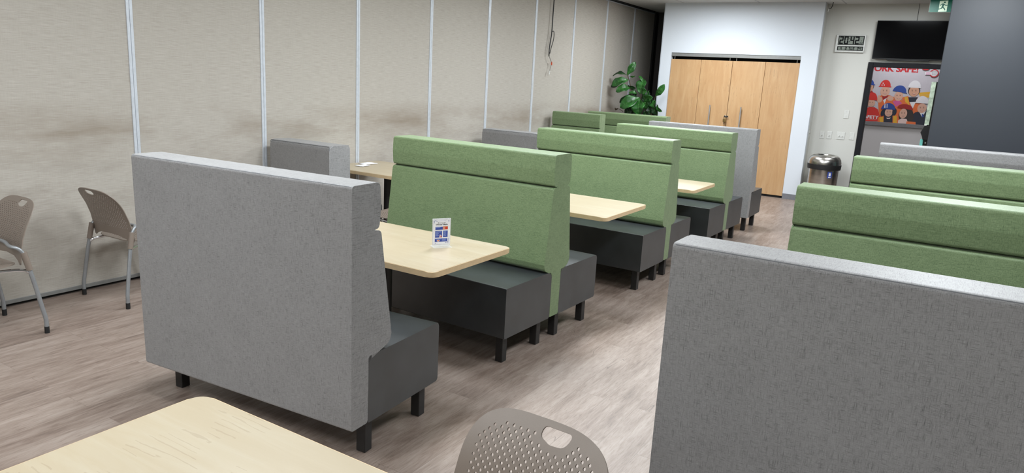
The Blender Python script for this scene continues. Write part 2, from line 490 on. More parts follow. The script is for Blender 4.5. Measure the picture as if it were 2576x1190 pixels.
# closet bulkhead with the double door opening
bm = bmesh.new()
box(bm, .715, .891, YF, YF+.1, 0, CEIL); box(bm, 2.966, 3.211, YF, YF+.1, 0, CEIL)
box(bm, .891, 2.966, YF, YF+.1, 2.222, CEIL)
struct('wall_closet', bm, M['white_paint'])
bm = bmesh.new(); box(bm, 3.12, 3.211, YF+.1, YB, 0, CEIL); struct('wall_closet_side', bm, M['offwhite_paint'])
bm = bmesh.new(); box(bm, .715, .77, YF+.1, 13.0, 0, CEIL); struct('wall_closet_return', bm, M['dark_paint'])
bm = bmesh.new(); box(bm, .70, .716, YF-.004, YF+.05, 0, CEIL); struct('trim_25', bm, M['alu'])
bm = bmesh.new(); box(bm, .80, 3.1, YF+.24, YF+.28, 0, CEIL); struct('wall_closet_inside', bm, M['gap_black'])  # coloured black for the darkness seen through the door gaps
bm = bmesh.new(); box(bm, .891, 2.966, YF+.012, YF+.085, 2.165, 2.222, .003, 1); struct('trim_26', bm, M['alu_dark'])
bm = bmesh.new(); box(bm, 2.966, 3.215, YF-.006, YF, 0, .085); struct('baseboard_closet', bm, M['baseboard'])
bm = bmesh.new(); box(bm, .891, 2.966, YF+.04, YF+.07, 0, .035); struct('trim_27', bm, M['gap_black'])  # black strip standing in for the shade under the doors
# two bifold doors, two leaves each
for k, (xa, xb, hx, lab) in enumerate(((.896, 1.925, 1.648, 1), (1.931, 2.962, 2.155, 2))):
    d = empty('door_%d' % lab, ((xa+xb)/2, YF+.035, 0)); d['kind'] = 'structure'
    xm = (xa+xb)/2
    for a, b in ((xa, xm-.0025), (xm+.0025, xb)):
        bm = bmesh.new(); box(bm, a-xm, b-xm, -.018, .018, .036, 2.118, .002, 1)
        finish(bm, 'door_leaf', M['door_wood'], d)
    bm = bmesh.new(); tube(bm, [(hx-xm, -.06, .84), (hx-xm, -.06, 1.395)], .011, 12)
    for z in (.92, 1.32): tube(bm, [(hx-xm, -.06, z), (hx-xm, -.016, z)], .007, 8)
    finish(bm, 'door_handle', M['handle_steel'], d)
    for px in (xa+.05, xb-.05):
        bm = bmesh.new(); tube(bm, [(px-xm, 0, 2.11), (px-xm, 0, 2.17)], .006, 8); finish(bm, 'pivot_pin', M['steel'], d)
# back wall with the wide opening to the corridor
bm = bmesh.new()
box(bm, 3.211, 3.892, YB, YB+.12, 0, CEIL); box(bm, 3.892, 5.7, YB, YB+.12, 2.174, CEIL); box(bm, 5.7, 9.2, YB, YB+.12, 0, CEIL)
struct('wall_back', bm, M['offwhite_paint'])
bm = bmesh.new(); box(bm, 4.434, 4.440, YB-.003, YB, 2.6, CEIL); struct('trim_28', bm, M['frame_paint'])
bm = bmesh.new()
box(bm, 3.888, 3.958, YB-.03, YB+.14, 0, 2.178, .003, 1); box(bm, 5.63, 5.704, YB-.03, YB+.14, 0, 2.178, .003, 1)
box(bm, 3.958, 5.63, YB-.03, YB+.14, 2.11, 2.178, .003, 1)
struct('door_3', bm, M['frame_paint'])
M['corridor_panel'] = plain('grey corridor panel', srgb(190, 185, 185), .8, bump=.15, scale=200)
bm = bmesh.new(); box(bm, 3.0, 6.2, 13.22, 13.3, 0, 1.20); struct('wall_corridor_lower', bm, M['corridor_panel'])
bm = bmesh.new(); box(bm, 3.0, 6.2, 13.22, 13.3, 1.20, CEIL); struct('wall_corridor', bm, M['offwhite_paint'])
bm = bmesh.new(); box(bm, 3.0, 6.2, 13.185, 13.22, 1.20, 1.262, .003, 1); struct('trim_29', bm, plain('grey chair rail', srgb(112, 110, 112), .5))
bm = bmesh.new(); box(bm, 2.95, 3.0, YB+.12, 13.3, 0, CEIL); struct('wall_corridor_end', bm, M['offwhite_paint'])
# slate wall on the right, unseen outer walls added to bounce light
bm = bmesh.new(); box(bm, 4.919, 9.2, 8.6, 8.85, 0, CEIL, .006, 2); struct('wall_right', bm, M['slate_paint'])
bm = bmesh.new(); box(bm, 9.1, 9.2, -4.2, 8.6, 0, CEIL); struct('wall_outer_bounce', bm, M['offwhite_paint'])
bm = bmesh.new(); box(bm, -.4, 9.2, -4.3, -4.2, 0, CEIL); struct('wall_rear_bounce', bm, M['offwhite_paint'])

# ------------------------------------------------------------------ booths
BH, BZ0, SZ0, SZ1 = 1.221, .175, .171, .479
def legs(root, L, ys, ins=.040):
    for x in (-L/2+ins+.025, L/2-ins-.025):
        for y in ys:
            bm = bmesh.new(); box(bm, x-.025, x+.025, y-.025, y+.025, 0, SZ0+.01, .003, 1)
            finish(bm, 'leg', M['black_wood'], root)
def seat_bm(L, y0, y1, zt=SZ1):
    """upholstered block: softly crowned top, rounded rims"""
    bm = bmesh.new()
    prof = round_poly([(y0, SZ0), (y1, SZ0), (y1, zt), (y0, zt)], [.006, .012, .022, .006], 5)
    extrude(bm, prof, -L/2, L/2, 'x', .014, 3)
    return bm
def seat_piping(L, yf, yb, zt):
    s = 1 if yf > yb else -1
    bm = bmesh.new()
    x = L/2-.0035; c = .014; z = zt-.017
    pts = [(-x, yb, z), (-x, yf-s*c, z)]
    for k in range(1, 5): pts.append((-x+c*(1-math.cos(k*PI/10)), yf-s*c+s*(c-.004)*math.sin(k*PI/10), z))
    pts += [(-x+c, yf-s*.004, z), (x-c, yf-s*.004, z)]
    for k in range(4, 0, -1): pts.append((x-c*(1-math.cos(k*PI/10)), yf-s*c+s*(c-.004)*math.sin(k*PI/10), z))
    pts += [(x, yf-s*c, z), (x, yb, z)]
    tube(bm, pts, .0028, 6)
    return bm
def mirror_profile(p):
    return [(-y, z) for (y, z) in reversed(p)]
def booth(name, label, colour, x0, y, L=1.328, rot=0.0, double=False, H=BH, group=None, taper=0.0, plain_back=False):
    fab = M[colour+'_fabric']; pip = M[colour+'_piping']
    r = empty(name, (x0+L/2, y, 0), rot)
    tag(r, label, 'booth', group)
    k = H-BH
    zn = 1.022+k                                   # notch under the headrest
    zl = SZ1+.01
    if double:
        half = [(.054, BZ0), (.056, zl-.03), (.150, zl+.012), (.160, zl+.05), (.101, zn-.008), (.062, zn-.002)]
        prof = [(y_, z_) for y_, z_ in half]+[(.05, zn+.03)]
        full = prof + [(-a, b) for a, b in reversed(prof)]
        rad = [.006, .03, .03, .02, .016, .006, .004]; rad = rad+rad[::-1]
        bm = bmesh.new(); extrude(bm, round_poly(full, rad, 4), -L/2, L/2, 'x', .016, 3)
        br = finish(bm, 'backrest', fab, r)
        hp = [(-.066, zn+.001), (.066, zn+.001), (.098, zn+.006), (.105, (zn+H)/2), (.099, H), (-.099, H), (-.105, (zn+H)/2), (-.098, zn+.006)]
        bm = bmesh.new(); extrude(bm, round_poly(hp, [.004, .004, .018, .08, .017, .017, .08, .018], 4), -L/2+.001, L/2-.001, 'x', .014, 3)
        hr = finish(bm, 'headrest', fab, r)
        for s in (1, -1):
            for e in (1, -1):
                pts = [(a*s, b) for a, b in round_poly(half, 0.012, 3)]
                bm = bmesh.new()
                tube(bm, [(e*(L/2-.008), a-s*.003, b) for a, b in pts], .0026, 6)
                finish(bm, 'piping', pip, br, wn=False)
            bm = bmesh.new(); xs = L/2-.012
            tube(bm, [(-xs, s*.0925, H-.0085), (xs, s*.0925, H-.0085)], .0026, 6)
            finish(bm, 'piping', pip, hr, wn=False)
            bm = seat_bm(L, .056 if s > 0 else -.573, .573 if s > 0 else -.056)
            se = finish(bm, 'seat', M['vinyl'], r)
            finish(seat_piping(L, s*.573, s*.06, SZ1), 'piping', M['vinyl_piping'], se, wn=False)
        legs(r, L, (-.50, -.115, .115, .50))
    else:
        zt = SZ1
        core = [(0, BZ0), (.108, BZ0), (.112, zl-.03), (.255, zl+.012), (.268, zl+.05), (.186, zn-.008), (.140, zn-.002), (.135, zn+.02), (.135, H), (0, H)]
        crad = [.012, .012, .03, .03, .02, .016, .006, .002, .002, .016]
        if plain_back:
            core = [(0, BZ0), (.108, BZ0), (.112, zl-.03), (.245, zl+.012), (.238, H), (0, H)]; crad = [.012, .012, .03, .03, .025, .045]
        bm = bmesh.new()
        extrude(bm, round_poly(core, crad, 4), -L/2, L/2, 'x', .014, 3)
        if taper:
            for v in bm.verts:
                t = max(0, (H-v.co.z)/H)
                if v.co.x < 0: v.co.x += taper*t
        br = finish(bm, 'backrest', fab, r)
        if not plain_back:
            hp = [(.11, zn+.001), (.145, zn+.001), (.176, zn+.006), (.187, (zn+H)/2), (.178, H-.0005), (.11, H-.0005)]
            bm = bmesh.new(); extrude(bm, round_poly(hp, [.002, .004, .018, .08, .024, .002], 5), -L/2+.002, L/2-.002, 'x', .012, 3)
            hr = finish(bm, 'headrest', fab, r)
        bm = bmesh.new(); xs = L/2-.012
        xs = L/2-.007; tube(bm, [(-xs, .0055, H-.0055), (xs, .0055, H-.0055)], .0026, 6)
        finish(bm, 'piping', pip, br, wn=False)
        for e in (1, -1):
            bm = bmesh.new()
            def xx(z): return e*(L/2-.0045)+(taper*max(0, (H-z)/H) if e < 0 else 0)
            tube(bm, [(xx(z), .0052, z) for z in (BZ0+.012, .6, H-.01)], .0026, 6)
            if not plain_back:
                pts = round_poly(core[3:7], .012, 3)
                tube(bm, [(xx(b), a-.004, b) for a, b in pts], .0026, 6)
                tube(bm, smooth_path([(e*(L/2-.006), .016, H-.003), (e*(L/2-.006), .15, H-.003), (e*(L/2-.006), .172, H-.014), (e*(L/2-.006), .180, H-.05), (e*(L/2-.006), .181, zn+.06)], 4), .0026, 6)
            else: tube(bm, [(xx(z_), y_, z_) for y_, z_ in ((.244, .55), (.2375, H-.03), (.225, H-.004), (.05, H-.004))], .0026, 6)
            finish(bm, 'piping', pip, br, wn=False)
        se = finish(seat_bm(L, .11, .653, zt), 'seat', M['vinyl'], r)
        finish(seat_piping(L, .653, .114, zt), 'piping', M['vinyl_piping'], se, wn=False)
        legs(r, L, (.165, .58))
    return r
GB = 'upholstered dining booths'
booth('booth_bench', 'grey fabric high-back booth nearest on the left, flat back towards the viewer', 'grey', 1.876, 1.514, rot=.0717, group=GB, taper=.02)
booth('double_booth', 'green two-sided booth directly behind the table with the upright paper sign', 'green', 1.804, 3.493, rot=-.0306, double=True, group=GB)
booth('double_booth', 'green two-sided booth in the middle of the left row, second green one from the front', 'green', 1.841, 5.486, rot=-.0197, double=True, group=GB)
booth('double_booth', 'green two-sided booth farthest along the left row, pressed against a grey booth', 'green', 1.875, 7.238, rot=-.035, double=True, group=GB)
booth('booth_bench', 'grey fabric booth ending the left row, before the wooden closet doors', 'grey', 1.885, 8.13, rot=.0, group=GB, H=1.228)
booth('booth_bench', 'short low grey booth against the cloth wall, next to the table with white napkins', 'grey', .085, 3.767, L=.72, group=GB, H=1.033, plain_back=True)
booth('booth_bench', 'short low grey booth at the cloth wall, right end hidden behind a green booth', 'grey', .165, 6.96, L=.79, group=GB, H=1.03, plain_back=True)
booth('booth_bench', 'short green booth with headrest standing against the cloth wall below the hanging cable', 'green', .10, 9.06, L=.77, rot=PI, group=GB)
booth('booth_bench', 'wide green booth against the cloth wall, directly in front of the leafy plant', 'green', .06, 10.34, L=1.328, rot=PI, group=GB, H=1.205)
booth('booth_bench', 'large grey fabric booth in the right foreground, flat back towards the viewer', 'grey', 4.509, 1.5265, group=GB)
booth('double_booth', 'green two-sided booth just behind the large grey booth on the right', 'green', 4.5377, 3.3558, double=True, group=GB)
booth('double_booth', 'green two-sided booth second back in the right row, beside the steel waste bin', 'green', 4.5395, 5.5938, double=True, group=GB)
booth('booth_bench', 'grey fabric booth at the far end of the right row, below the slate wall', 'grey', 4.54, 7.78, rot=PI, group=GB)

# ------------------------------------------------------------------ tables
def table(label, x0, x1, y0, y1, z=.74, r=.045, group=None, ends=(1,)):
    cx, cy = (x0+x1)/2, (y0+y1)/2
    t = empty('pedestal_table', (cx, cy, 0)); tag(t, label, 'table', group)
    hx, hy = (x1-x0)/2, (y1-y0)/2
    bm = bmesh.new()
    extrude(bm, round_poly([(-hx, -hy), (hx, -hy), (hx, hy), (-hx, hy)], r, 7), z-.030, z-.0012, 'z', .004, 2)
    tp = finish(bm, 'edge_band', M['maple_edge'], t)
    bm = bmesh.new()
    e = .0035
    extrude(bm, round_poly([(-hx+e, -hy+e), (hx-e, -hy+e), (hx-e, hy-e), (-hx+e, hy-e)], r, 7), z-.006, z, 'z', .0015, 2)
    finish(bm, 'tabletop', M['maple_top'], t)
    bm = bmesh.new(); box(bm, -.27, .27, -.16, .16, 0, .012, .004, 2); finish(bm, 'base_plate', M['black_wood'], t)
    bm = bmesh.new(); lathe(bm, [(0, .012), (.06, .012), (.05, .03), (.038, .04), (.038, z-.06), (0, z-.06)], 24); finish(bm, 'column', M['black_wood'], t)
    bm = bmesh.new(); box(bm, -.22, .22, -.03, .03, z-.062, z-.031, .003, 1); box(bm, -.03, .03, -.2, .2, z-.062, z-.031, .003, 1); finish(bm, 'top_bracket', M['black_wood'], t)
    return t
GT = 'maple topped tables'
table('maple topped table holding the upright paper sign, between the nearest grey and green booths', 1.93, 3.155, 2.151, 2.868, group=GT)
table('maple topped table between the first and second green booths of the left row', 1.95, 3.175, 4.087, 4.878, group=GT)
table('maple topped table between the second and third green booths of the left row', 1.98, 3.207, 5.965, 6.67, group=GT)
table('maple topped table against the cloth wall with white napkins on it', .045, 1.02, 4.42, 5.19, group=GT)
table('bare pale maple table in the bottom left foreground corner of the view', 3.447, 4.80, -.06, .713, r=.05, group=GT)

# ------------------------------------------------------------------ perforated chairs
def perforated(outline, holes, fmap, thick, name, mat, parent, inner=()):
    """2-D sheet with holes, mapped to 3-D by fmap(x, h), given thickness"""
    vs = []; es = []
    def loop(pts):
        b = len(vs); vs.extend(Vector(p) for p in pts); n = len(pts)
        es.extend((b+i, b+(i+1) % n) for i in range(n))
    loop(outline)
    for h in inner: loop(h)
    for (cx, cy, r) in holes:
        loop([(cx+r*math.cos(2*PI*k/8), cy+r*math.sin(2*PI*k/8)) for k in range(8)])
    xs = [p[0] for p in outline]; ys = [p[1] for p in outline]
    def inside(p, poly):
        c = False; n = len(poly)
        for i in range(n):
            a, b = poly[i], poly[i-1]
            if (a[1] > p[1]) != (b[1] > p[1]) and p[0] < (b[0]-a[0])*(p[1]-a[1])/(b[1]-a[1])+a[0]: c = not c
        return c
    def dist(p, poly):
        m = 9
        for i in range(len(poly)):
            a = Vector(poly[i-1]); b = Vector(poly[i]); q = Vector(p)
            t = max(0, min(1, (q-a).dot(b-a)/max(1e-12, (b-a).length_squared)))
            m = min(m, (a+(b-a)*t-q).length)
        return m
    # filler points so that the plain border bends smoothly
    st = .022
    x = min(xs)
    while x < max(xs):
        y = min(ys)
        while y < max(ys):
            p = (x, y)
            if inside(p, outline) and dist(p, outline) > .008 and all(not inside(p, q) and dist(p, q) > .008 for q in inner) \
               and all((p[0]-c)**2+(p[1]-d)**2 > (r+.006)**2 for c, d, r in holes):
                vs.append(Vector(p))
            y += st
        x += st
    res = geometry.delaunay_2d_cdt(vs, es, [], 1, 1e-6)
    V, F = res[0], res[2]
    def nrm(x, y):
        e = 1e-3
        n = (fmap3(x+e, y)-fmap3(x-e, y)).cross(fmap3(x, y+e)-fmap3(x, y-e))
        return n.normalized()
    def fmap3(x, y): return Vector(fmap(x, y))
    P = [fmap3(v.x, v.y) for v in V]; Nn = [nrm(v.x, v.y) for v in V]
    keep = []
    for f in F:
        c = sum((V[i] for i in f), Vector((0, 0)))/len(f)
        if any((c.x-a)**2+(c.y-b)**2 < (r*.9)**2 for a, b, r in holes): continue
        if any(inside(c, q) for q in inner) or not inside(c, outline): continue
        keep.append(list(f))
    cnt = {}
    for f in keep:
        for i in range(len(f)):
            k = (f[i], f[(i+1) % len(f)]); cnt[tuple(sorted(k))] = cnt.get(tuple(sorted(k)), 0)+1
    bm = bmesh.new()
    for s_ in (1, -1):
        used = {}
        for f in keep:
            vv = []
            for i in f:
                if i not in used: used[i] = bm.verts.new(P[i]+Nn[i]*(s_*thick/2))
                vv.append(used[i])
            try: bm.faces.new(vv if s_ > 0 else list(reversed(vv)))
            except ValueError: pass
    rim = {}
    for f in keep:
        for i in range(len(f)):
            p, q = f[i], f[(i+1) % len(f)]
            if cnt[tuple(sorted((p, q)))] != 1: continue
            for k in (p, q):
                if k not in rim:
                    rim[k] = (bm.verts.new(P[k]+Nn[k]*(thick/2)), bm.verts.new(P[k]-Nn[k]*(thick/2)))
            try: bm.faces.new((rim[q][0], rim[p][0], rim[p][1], rim[q][1]))
            except ValueError: pass
    me = bpy.data.meshes.new(name); bm.to_mesh(me); bm.free()
    for p_ in me.polygons: p_.use_smooth = True
    return link(name, me, [mat], parent)
def hexgrid(outline, avoid, x0, x1, y0, y1, px, py, r, margin, amargin):
    out = []
    def dist(p, poly):
        m = 9
        for i in range(len(poly)):
            a = Vector(poly[i-1]); b = Vector(poly[i]); q = Vector(p)
            t = max(0, min(1, (q-a).dot(b-a)/max(1e-12, (b-a).length_squared)))
            m = min(m, (a+(b-a)*t-q).length)
        return m
    def inside(p, poly):
        c = False
        for i in range(len(poly)):
            a, b = poly[i], poly[i-1]
            if (a[1] > p[1]) != (b[1] > p[1]) and p[0] < (b[0]-a[0])*(p[1]-a[1])/(b[1]-a[1])+a[0]: c = not c
        return c
    j = 0; y = y0
    while y <= y1:
        x = x0+(px/2 if j % 2 else 0)
        while x <= x1:
            p = (x, y)
            if inside(p, outline) and dist(p, outline) > margin and all(not inside(p, q) and dist(p, q) > amargin for q in avoid):
                out.append((x, y, r))
            x += px
        y += py; j += 1
    return out
def make_chair():
    r = empty('perforated_chair', (0, 0, 0))
    # back sheet: x across, h up
    ol = []
    for k in range(41):
        a = PI*k/40
        c, s = math.cos(a), math.sin(a)
        e = 4.2 if c > 0 else 3.1
        ol.append((.219*math.copysign(abs(c)**(2/e), c), .20+.142*abs(s)**(2/2.9)))
    ol += [(-.221, .13), (-.226, .06), (-.231, .0), (-.222, -.022), (-.20, -.026), (-.17, -.008), (-.10, .012), (0, .018), (.10, .012), (.17, -.008), (.20, -.026), (.222, -.022), (.231, .0), (.226, .06), (.221, .13)]
    hd = round_poly([(-.084, .328), (.006, .328), (.010, .304), (-.022, .292), (-.068, .294)], [.016, .016, .014, .03, .03], 4)
    holes = hexgrid(ol, [hd], -.2046, .206, .075, .335, .0220, .0110, .0042, .030, .016)
    def fb(x, h):
        t = h/.355
        z = .462+h*.985
        y = -.188-.018*t-.115*max(t, 0)**2.6+.030*(1-.8*t)*(x/.226)**2
        return (x*(1-.02*t), y, z)
    b = perforated(ol, holes, fb, .005, 'backrest', M['chair_plastic'], r, [hd])
    # seat sheet
    so = round_poly([(-.215, -.16), (.215, -.16), (.225, .24), (-.225, .24)], [.10, .10, .08, .08], 8)
    sh = hexgrid(so, [], -.19, .19, -.13, .16, .0237, .0135, .0047, .045, .02)
    def fs(x, y):
        z = .452-.018*math.cos(min(1, abs(x)/.22)*PI/2)*1.0-.012*math.cos((y-.02)/.2*PI/2)
        if y > .17: z -= 3.2*(y-.17)**2
        return (x, y, z)
    perforated(so, sh, fs, .006, 'seat', M['chair_plastic'], r)
    for s in (-1, 1):
        # rear leg
        bm = bmesh.new()
        tube(bm, smooth_path([(s*.255, -.25, .035), (s*.255, -.249, .09), (s*.250, -.238, .16), (s*.240, -.208, .34), (s*.232, -.186, .45), (s*.229, -.178, .49)], 5), .0125, 10)
        lg = finish(bm, 'leg', M['chair_metal'], r, wn=False)
        bm = bmesh.new(); tube(bm, [(s*.255, -.25, 0), (s*.255, -.25, .042)], [.014, .0138], 10); finish(bm, 'foot_cap', M['rubber'], lg, wn=False)
        bm = bmesh.new(); tube(bm, [(s*.2355, -.196, .405), (s*.2285, -.174, .515)], [.0172, .0178], 12); finish(bm, 'collar', M['chair_plastic'], lg, wn=False)
        # front leg
        bm = bmesh.new()
        tube(bm, smooth_path([(s*.245, .25, .035), (s*.245, .248, .09), (s*.240, .235, .16), (s*.222, .19, .38), (s*.212, .17, .425)], 5), .0125, 10)
        lg = finish(bm, 'leg', M['chair_metal'], r, wn=False)
        bm = bmesh.new(); tube(bm, [(s*.245, .25, 0), (s*.245, .25, .042)], [.014, .0138], 10); finish(bm, 'foot_cap', M['rubber'], lg, wn=False)
        bm = bmesh.new(); tube(bm, smooth_path([(s*.236, -.198, .385), (s*.218, -.165, .405), (s*.20, -.06, .415), (s*.20, .12, .415), (s*.214, .175, .42)], 4), .010, 8)
        finish(bm, 'seat_rail', M['chrome'], r, wn=False)
    bm = bmesh.new()
    tube(bm, smooth_path([(-.228, -.175, .505), (-.223, -.155, .535), (-.209, -.138, .547), (-.17, -.130, .550), (0, -.168, .550), (.17, -.130, .550), (.209, -.138, .547), (.223, -.155, .535), (.228, -.175, .505)], 5), .0105, 10)
    finish(bm, 'cross_tube', M['chair_metal'], r, wn=False)
    bm = bmesh.new(); tube(bm, [(-.20, .10, .415), (.20, .10, .415)], .009, 8); tube(bm, [(-.20, -.05, .415), (.20, -.05, .415)], .009, 8)
    finish(bm, 'under_seat_bar', M['chrome'], r, wn=False)
    return r
GC = 'perforated taupe chairs'
proto = make_chair()
SPOTS = [('taupe perforated plastic chair in the bottom foreground with its back showing above the frame edge', 4.365, .772, PI+R(-2)),
         ('taupe perforated plastic chair by the cloth wall, partly hidden behind the grey booth', .325, 2.375, R(2)),
         ('taupe perforated plastic chair cut off by the left edge of the view', .405, 1.335, PI+R(1)),
         ('taupe chair tucked at the napkin table, showing only a sliver beside the grey booth', 1.09, 4.28, R(90))]
for i, (lab, x, y, rz) in enumerate(SPOTS):
    o = proto if i == 0 else copy_tree(proto)
    o.location = (x, y, 0); o.rotation_euler = (0, 0, rz)
    tag(o, lab, 'chair', GC)

# ------------------------------------------------------------------ things on the tables
INK = {}
for n_, c_ in dict(red=(176, 30, 40), white=(214, 210, 214), lilac=(184, 177, 184), blue=(38, 66, 140), navy=(34, 36, 52), skin=(204, 158, 138),
                   skin_tan=(196, 146, 120), orange=(214, 104, 52), yellow=(212, 160, 44), hair=(48, 36, 34), pink=(196, 84, 142), pale=(214, 186, 180),
                   bright_red=(198, 44, 38), dark_red=(150, 30, 30), lip=(150, 66, 66), panel_blue=(48, 72, 158), light_blue=(150, 168, 220), flame=(210, 110, 60)).items():
    INK[n_] = plain(n_.replace('_', ' ')+' ink', srgb(*c_), .5, var=.02)
INKS = list(INK); IM = [INK[k] for k in INKS]; II = {k: i for i, k in enumerate(INKS)}
PL = {'d': 0.0}
def sign_stand():
    r = empty('sign_holder', (2.862, 2.598, .741), R(58))
    tag(r, 'small clear acrylic sign holder with a blue and white sheet on the front table', 'sign')
    W_, H_ = .106, .158
    bm = bmesh.new()
    box(bm, -W_/2, W_/2, -.0016, .0, .002, H_, .0006, 1); box(bm, -W_/2, W_/2, .0012, .0028, .002, H_, .0006, 1)
    box(bm, -W_/2, W_/2, -.035, .035, 0, .0025, .0006, 1)
    finish(bm, 'acrylic_stand', M['acrylic'], r, wn=False)
    bm = bmesh.new(); box(bm, -W_/2+.001, W_/2-.001, .0002, .0010, .010, H_-.002)
    # print sits in front of the clear cover's inner face
    m = [M['paper'], M['ink_black']]+IM
    off = 2
    def X(u): return (u-545)/510*W_*.97
    def Z(v): return .012+(940-v)/700*(H_-.016)
    yy = -.0018
    def rect(u0, v0, u1, v1, k, d=0): flat(bm, [(X(u0), Z(v1)), (X(u1), Z(v1)), (X(u1), Z(v0)), (X(u0), Z(v0))], yy-d, off+II[k])
    flat(bm, [(X(296), Z(932)), (X(794), Z(932)), (X(794), Z(250)), (X(296), Z(250))], yy+.0001, 0)
    text(bm, 'Beating the', X(432), Z(352), yy-.0001, .0052, 1, X(655)-X(432), shear=.12, bold=.01)
    text(bm, 'Winter Blahs', X(380), Z(405), yy-.0001, .0078, 1, X(715)-X(380), shear=.12, bold=.025)
    rect(440, 283, 660, 287, 'light_blue')
    for (a, b, c, d) in ((365, 447, 724, 530), (362, 558, 560, 742), (587, 556, 722, 738), (356, 770, 720, 858)):
        rect(a, b, c, d, 'panel_blue')
    rect(575, 440, 724, 528, 'flame', .0001)
    flat(bm, ellipse(X(610), Z(490), .006, .006, 14), yy-.0002, off+II['skin']); flat(bm, ellipse(X(680), Z(492), .007, .006, 14), yy-.0002, off+II['bright_red'])
    for k in range(2): rect(378, 458+k*14, 520-k*25, 464+k*14, 'light_blue', .0001)
    for k in range(8): rect(378, 575+k*17, 540 if k < 2 else 470-(k % 3)*12, 582+k*17, 'light_blue', .0001)
    flat(bm, [(X(480), Z(740)), (X(556), Z(740)), (X(540), Z(690)), (X(500), Z(650)), (X(485), Z(700))], yy-.0002, off+II['pale'])
    flat(bm, [(X(515), Z(740)), (X(556), Z(740)), (X(548), Z(700)), (X(520), Z(705))], yy-.0003, off+II['bright_red'])
    for k in range(8): rect(600, 575+k*17, 690-(k % 3)*14, 582+k*17, 'light_blue', .0001)
    for k in range(4): rect(560, 785+k*16, 690-(k % 2)*20, 791+k*16, 'light_blue', .0001)
    rect(372, 782, 540, 790, 'light_blue', .0001)
    flat(bm, ellipse(X(455), Z(825), .009, .0055, 16), yy-.0002, off+II['pale']); flat(bm, ellipse(X(455), Z(825), .0045, .003, 16), yy-.0003, off+II['flame'])
    def flake(u, v, rad):
        for k in range(3):
            a = k*PI/3+.3; dx, dz = math.cos(a)*rad, math.sin(a)*rad; nx, nz = -math.sin(a)*.0005, math.cos(a)*.0005
            flat(bm, [(X(u)-dx-nx, Z(v)-dz-nz), (X(u)+dx-nx, Z(v)+dz-nz), (X(u)+dx+nx, Z(v)+dz+nz), (X(u)-dx+nx, Z(v)-dz+nz)], yy-.0001-.00002*k, off+II['panel_blue'])
    for u, v, q in ((330, 290, .005), (370, 275, .003), (402, 292, .003), (330, 330, .003), (745, 293, .004), (735, 875, .006), (680, 885, .004), (757, 785, .003), (750, 822, .003), (375, 893, .002)):
        flake(u, v, q)
    finish(bm, 'printed_sheet', m, r, smooth=False)
sign_stand()
def napkins():
    for k, (cx, cy, a, b, rz, lab) in enumerate(((.262, 4.74, .070, .045, R(100), 'flat white paper napkin nearer the viewer on the wall table'), (.180, 4.90, .085, .05, R(78), 'puffed white paper napkin behind the flat one on the wall table'))):
        random.seed(k)
        bm = bmesh.new(); N = 9
        g = [[None]*N for _ in range(N)]
        for i in range(N):
            for j in range(N):
                u = i/(N-1)*2-1; v = j/(N-1)*2-1
                z = .003+(.012 if k else .004)*(1-u*u)*(1-v*v)+random.uniform(0, .002)
                g[i][j] = bm.verts.new((u*a, v*b, z))
        for i in range(N-1):
            for j in range(N-1): bm.faces.new((g[i][j], g[i+1][j], g[i+1][j+1], g[i][j+1]))
        o = finish(bm, 'napkin', M['paper'], None, wn=False)
        md = o.modifiers.new('thickness', 'SOLIDIFY'); md.thickness = .002; md.offset = -1
        o.location = (cx, cy, .7405); o.rotation_euler = (0, 0, rz)
        tag(o, lab, 'napkin', 'napkins on the wall table')
napkins()

# ------------------------------------------------------------------ hanging cable
r = empty('hanging_cable', (.03, 8.8, CEIL-.03)); tag(r, 'loose dark cable hanging down the cloth wall from the ceiling track', 'cable')
def wl(pts): return smooth_path([(x-.03, y-8.8, z-(CEIL-.03)) for x, y, z in pts], 6)
bm = bmesh.new()
tube(bm, wl([(.03, 8.835, 2.99), (.04, 8.822, 2.769), (.04, 8.815, 2.5), (.045, 8.803, 2.31), (.045, 8.775, 2.18), (.05, 8.752, 2.07), (.045, 8.765, 1.99)]), .008, 8)
finish(bm, 'cable_sheath', M['rubber'], r, wn=False)
bm = bmesh.new()
tube(bm, wl([(.042, 8.808, 2.33), (.06, 8.835, 2.34), (.06, 8.845, 2.24), (.055, 8.80, 2.12), (.05, 8.775, 2.03)]), .0055, 8)
finish(bm, 'cable_loop', M['rubber'], r, wn=False)
bm = bmesh.new()
tube(bm, wl([(.045, 8.765, 2.0), (.05, 8.80, 1.95), (.045, 8.857, 1.895), (.04, 8.835, 1.83), (.045, 8.80, 1.74)]), .0045, 8)
finish(bm, 'bare_wire', plain('grey wire', srgb(120, 116, 112), .5), r, wn=False)
bm = bmesh.new(); tube(bm, wl([(.045, 8.852, 1.92), (.045, 8.858, 1.875)]), .010, 8); finish(bm, 'wire_nut', plain('orange red wire nut', srgb(206, 78, 40), .4), r, wn=False)
bm = bmesh.new(); tube(bm, wl([(.045, 8.812, 1.79), (.045, 8.796, 1.735)]), .008, 8); finish(bm, 'wire_end', M['white_plastic'], r, wn=False)

# ------------------------------------------------------------------ brass padlock on the closet doors
r = empty('padlock', (1.915, 11.462, 1.165)); tag(r, 'small brass padlock hanging between the wooden closet doors', 'padlock')
bm = bmesh.new(); box(bm, -.026, .026, -.012, .012, -.03, .03, .006, 2); finish(bm, 'lock_body', M['brass'], r)
bm = bmesh.new(); tube(bm, smooth_path([(-.017, 0, .028), (-.017, 0, .06), (0, 0, .08), (.017, 0, .06), (.017, 0, .028)], 5), .0045, 8); finish(bm, 'shackle', M['steel'], r, wn=False)
bm = bmesh.new(); box(bm, -.012, .05, .008, .016, .05, .075, .002, 1); tube(bm, [(-.004, 0, -.03), (-.004, 0, -.055)], .008, 8); finish(bm, 'hasp', M['black_wood'], r)

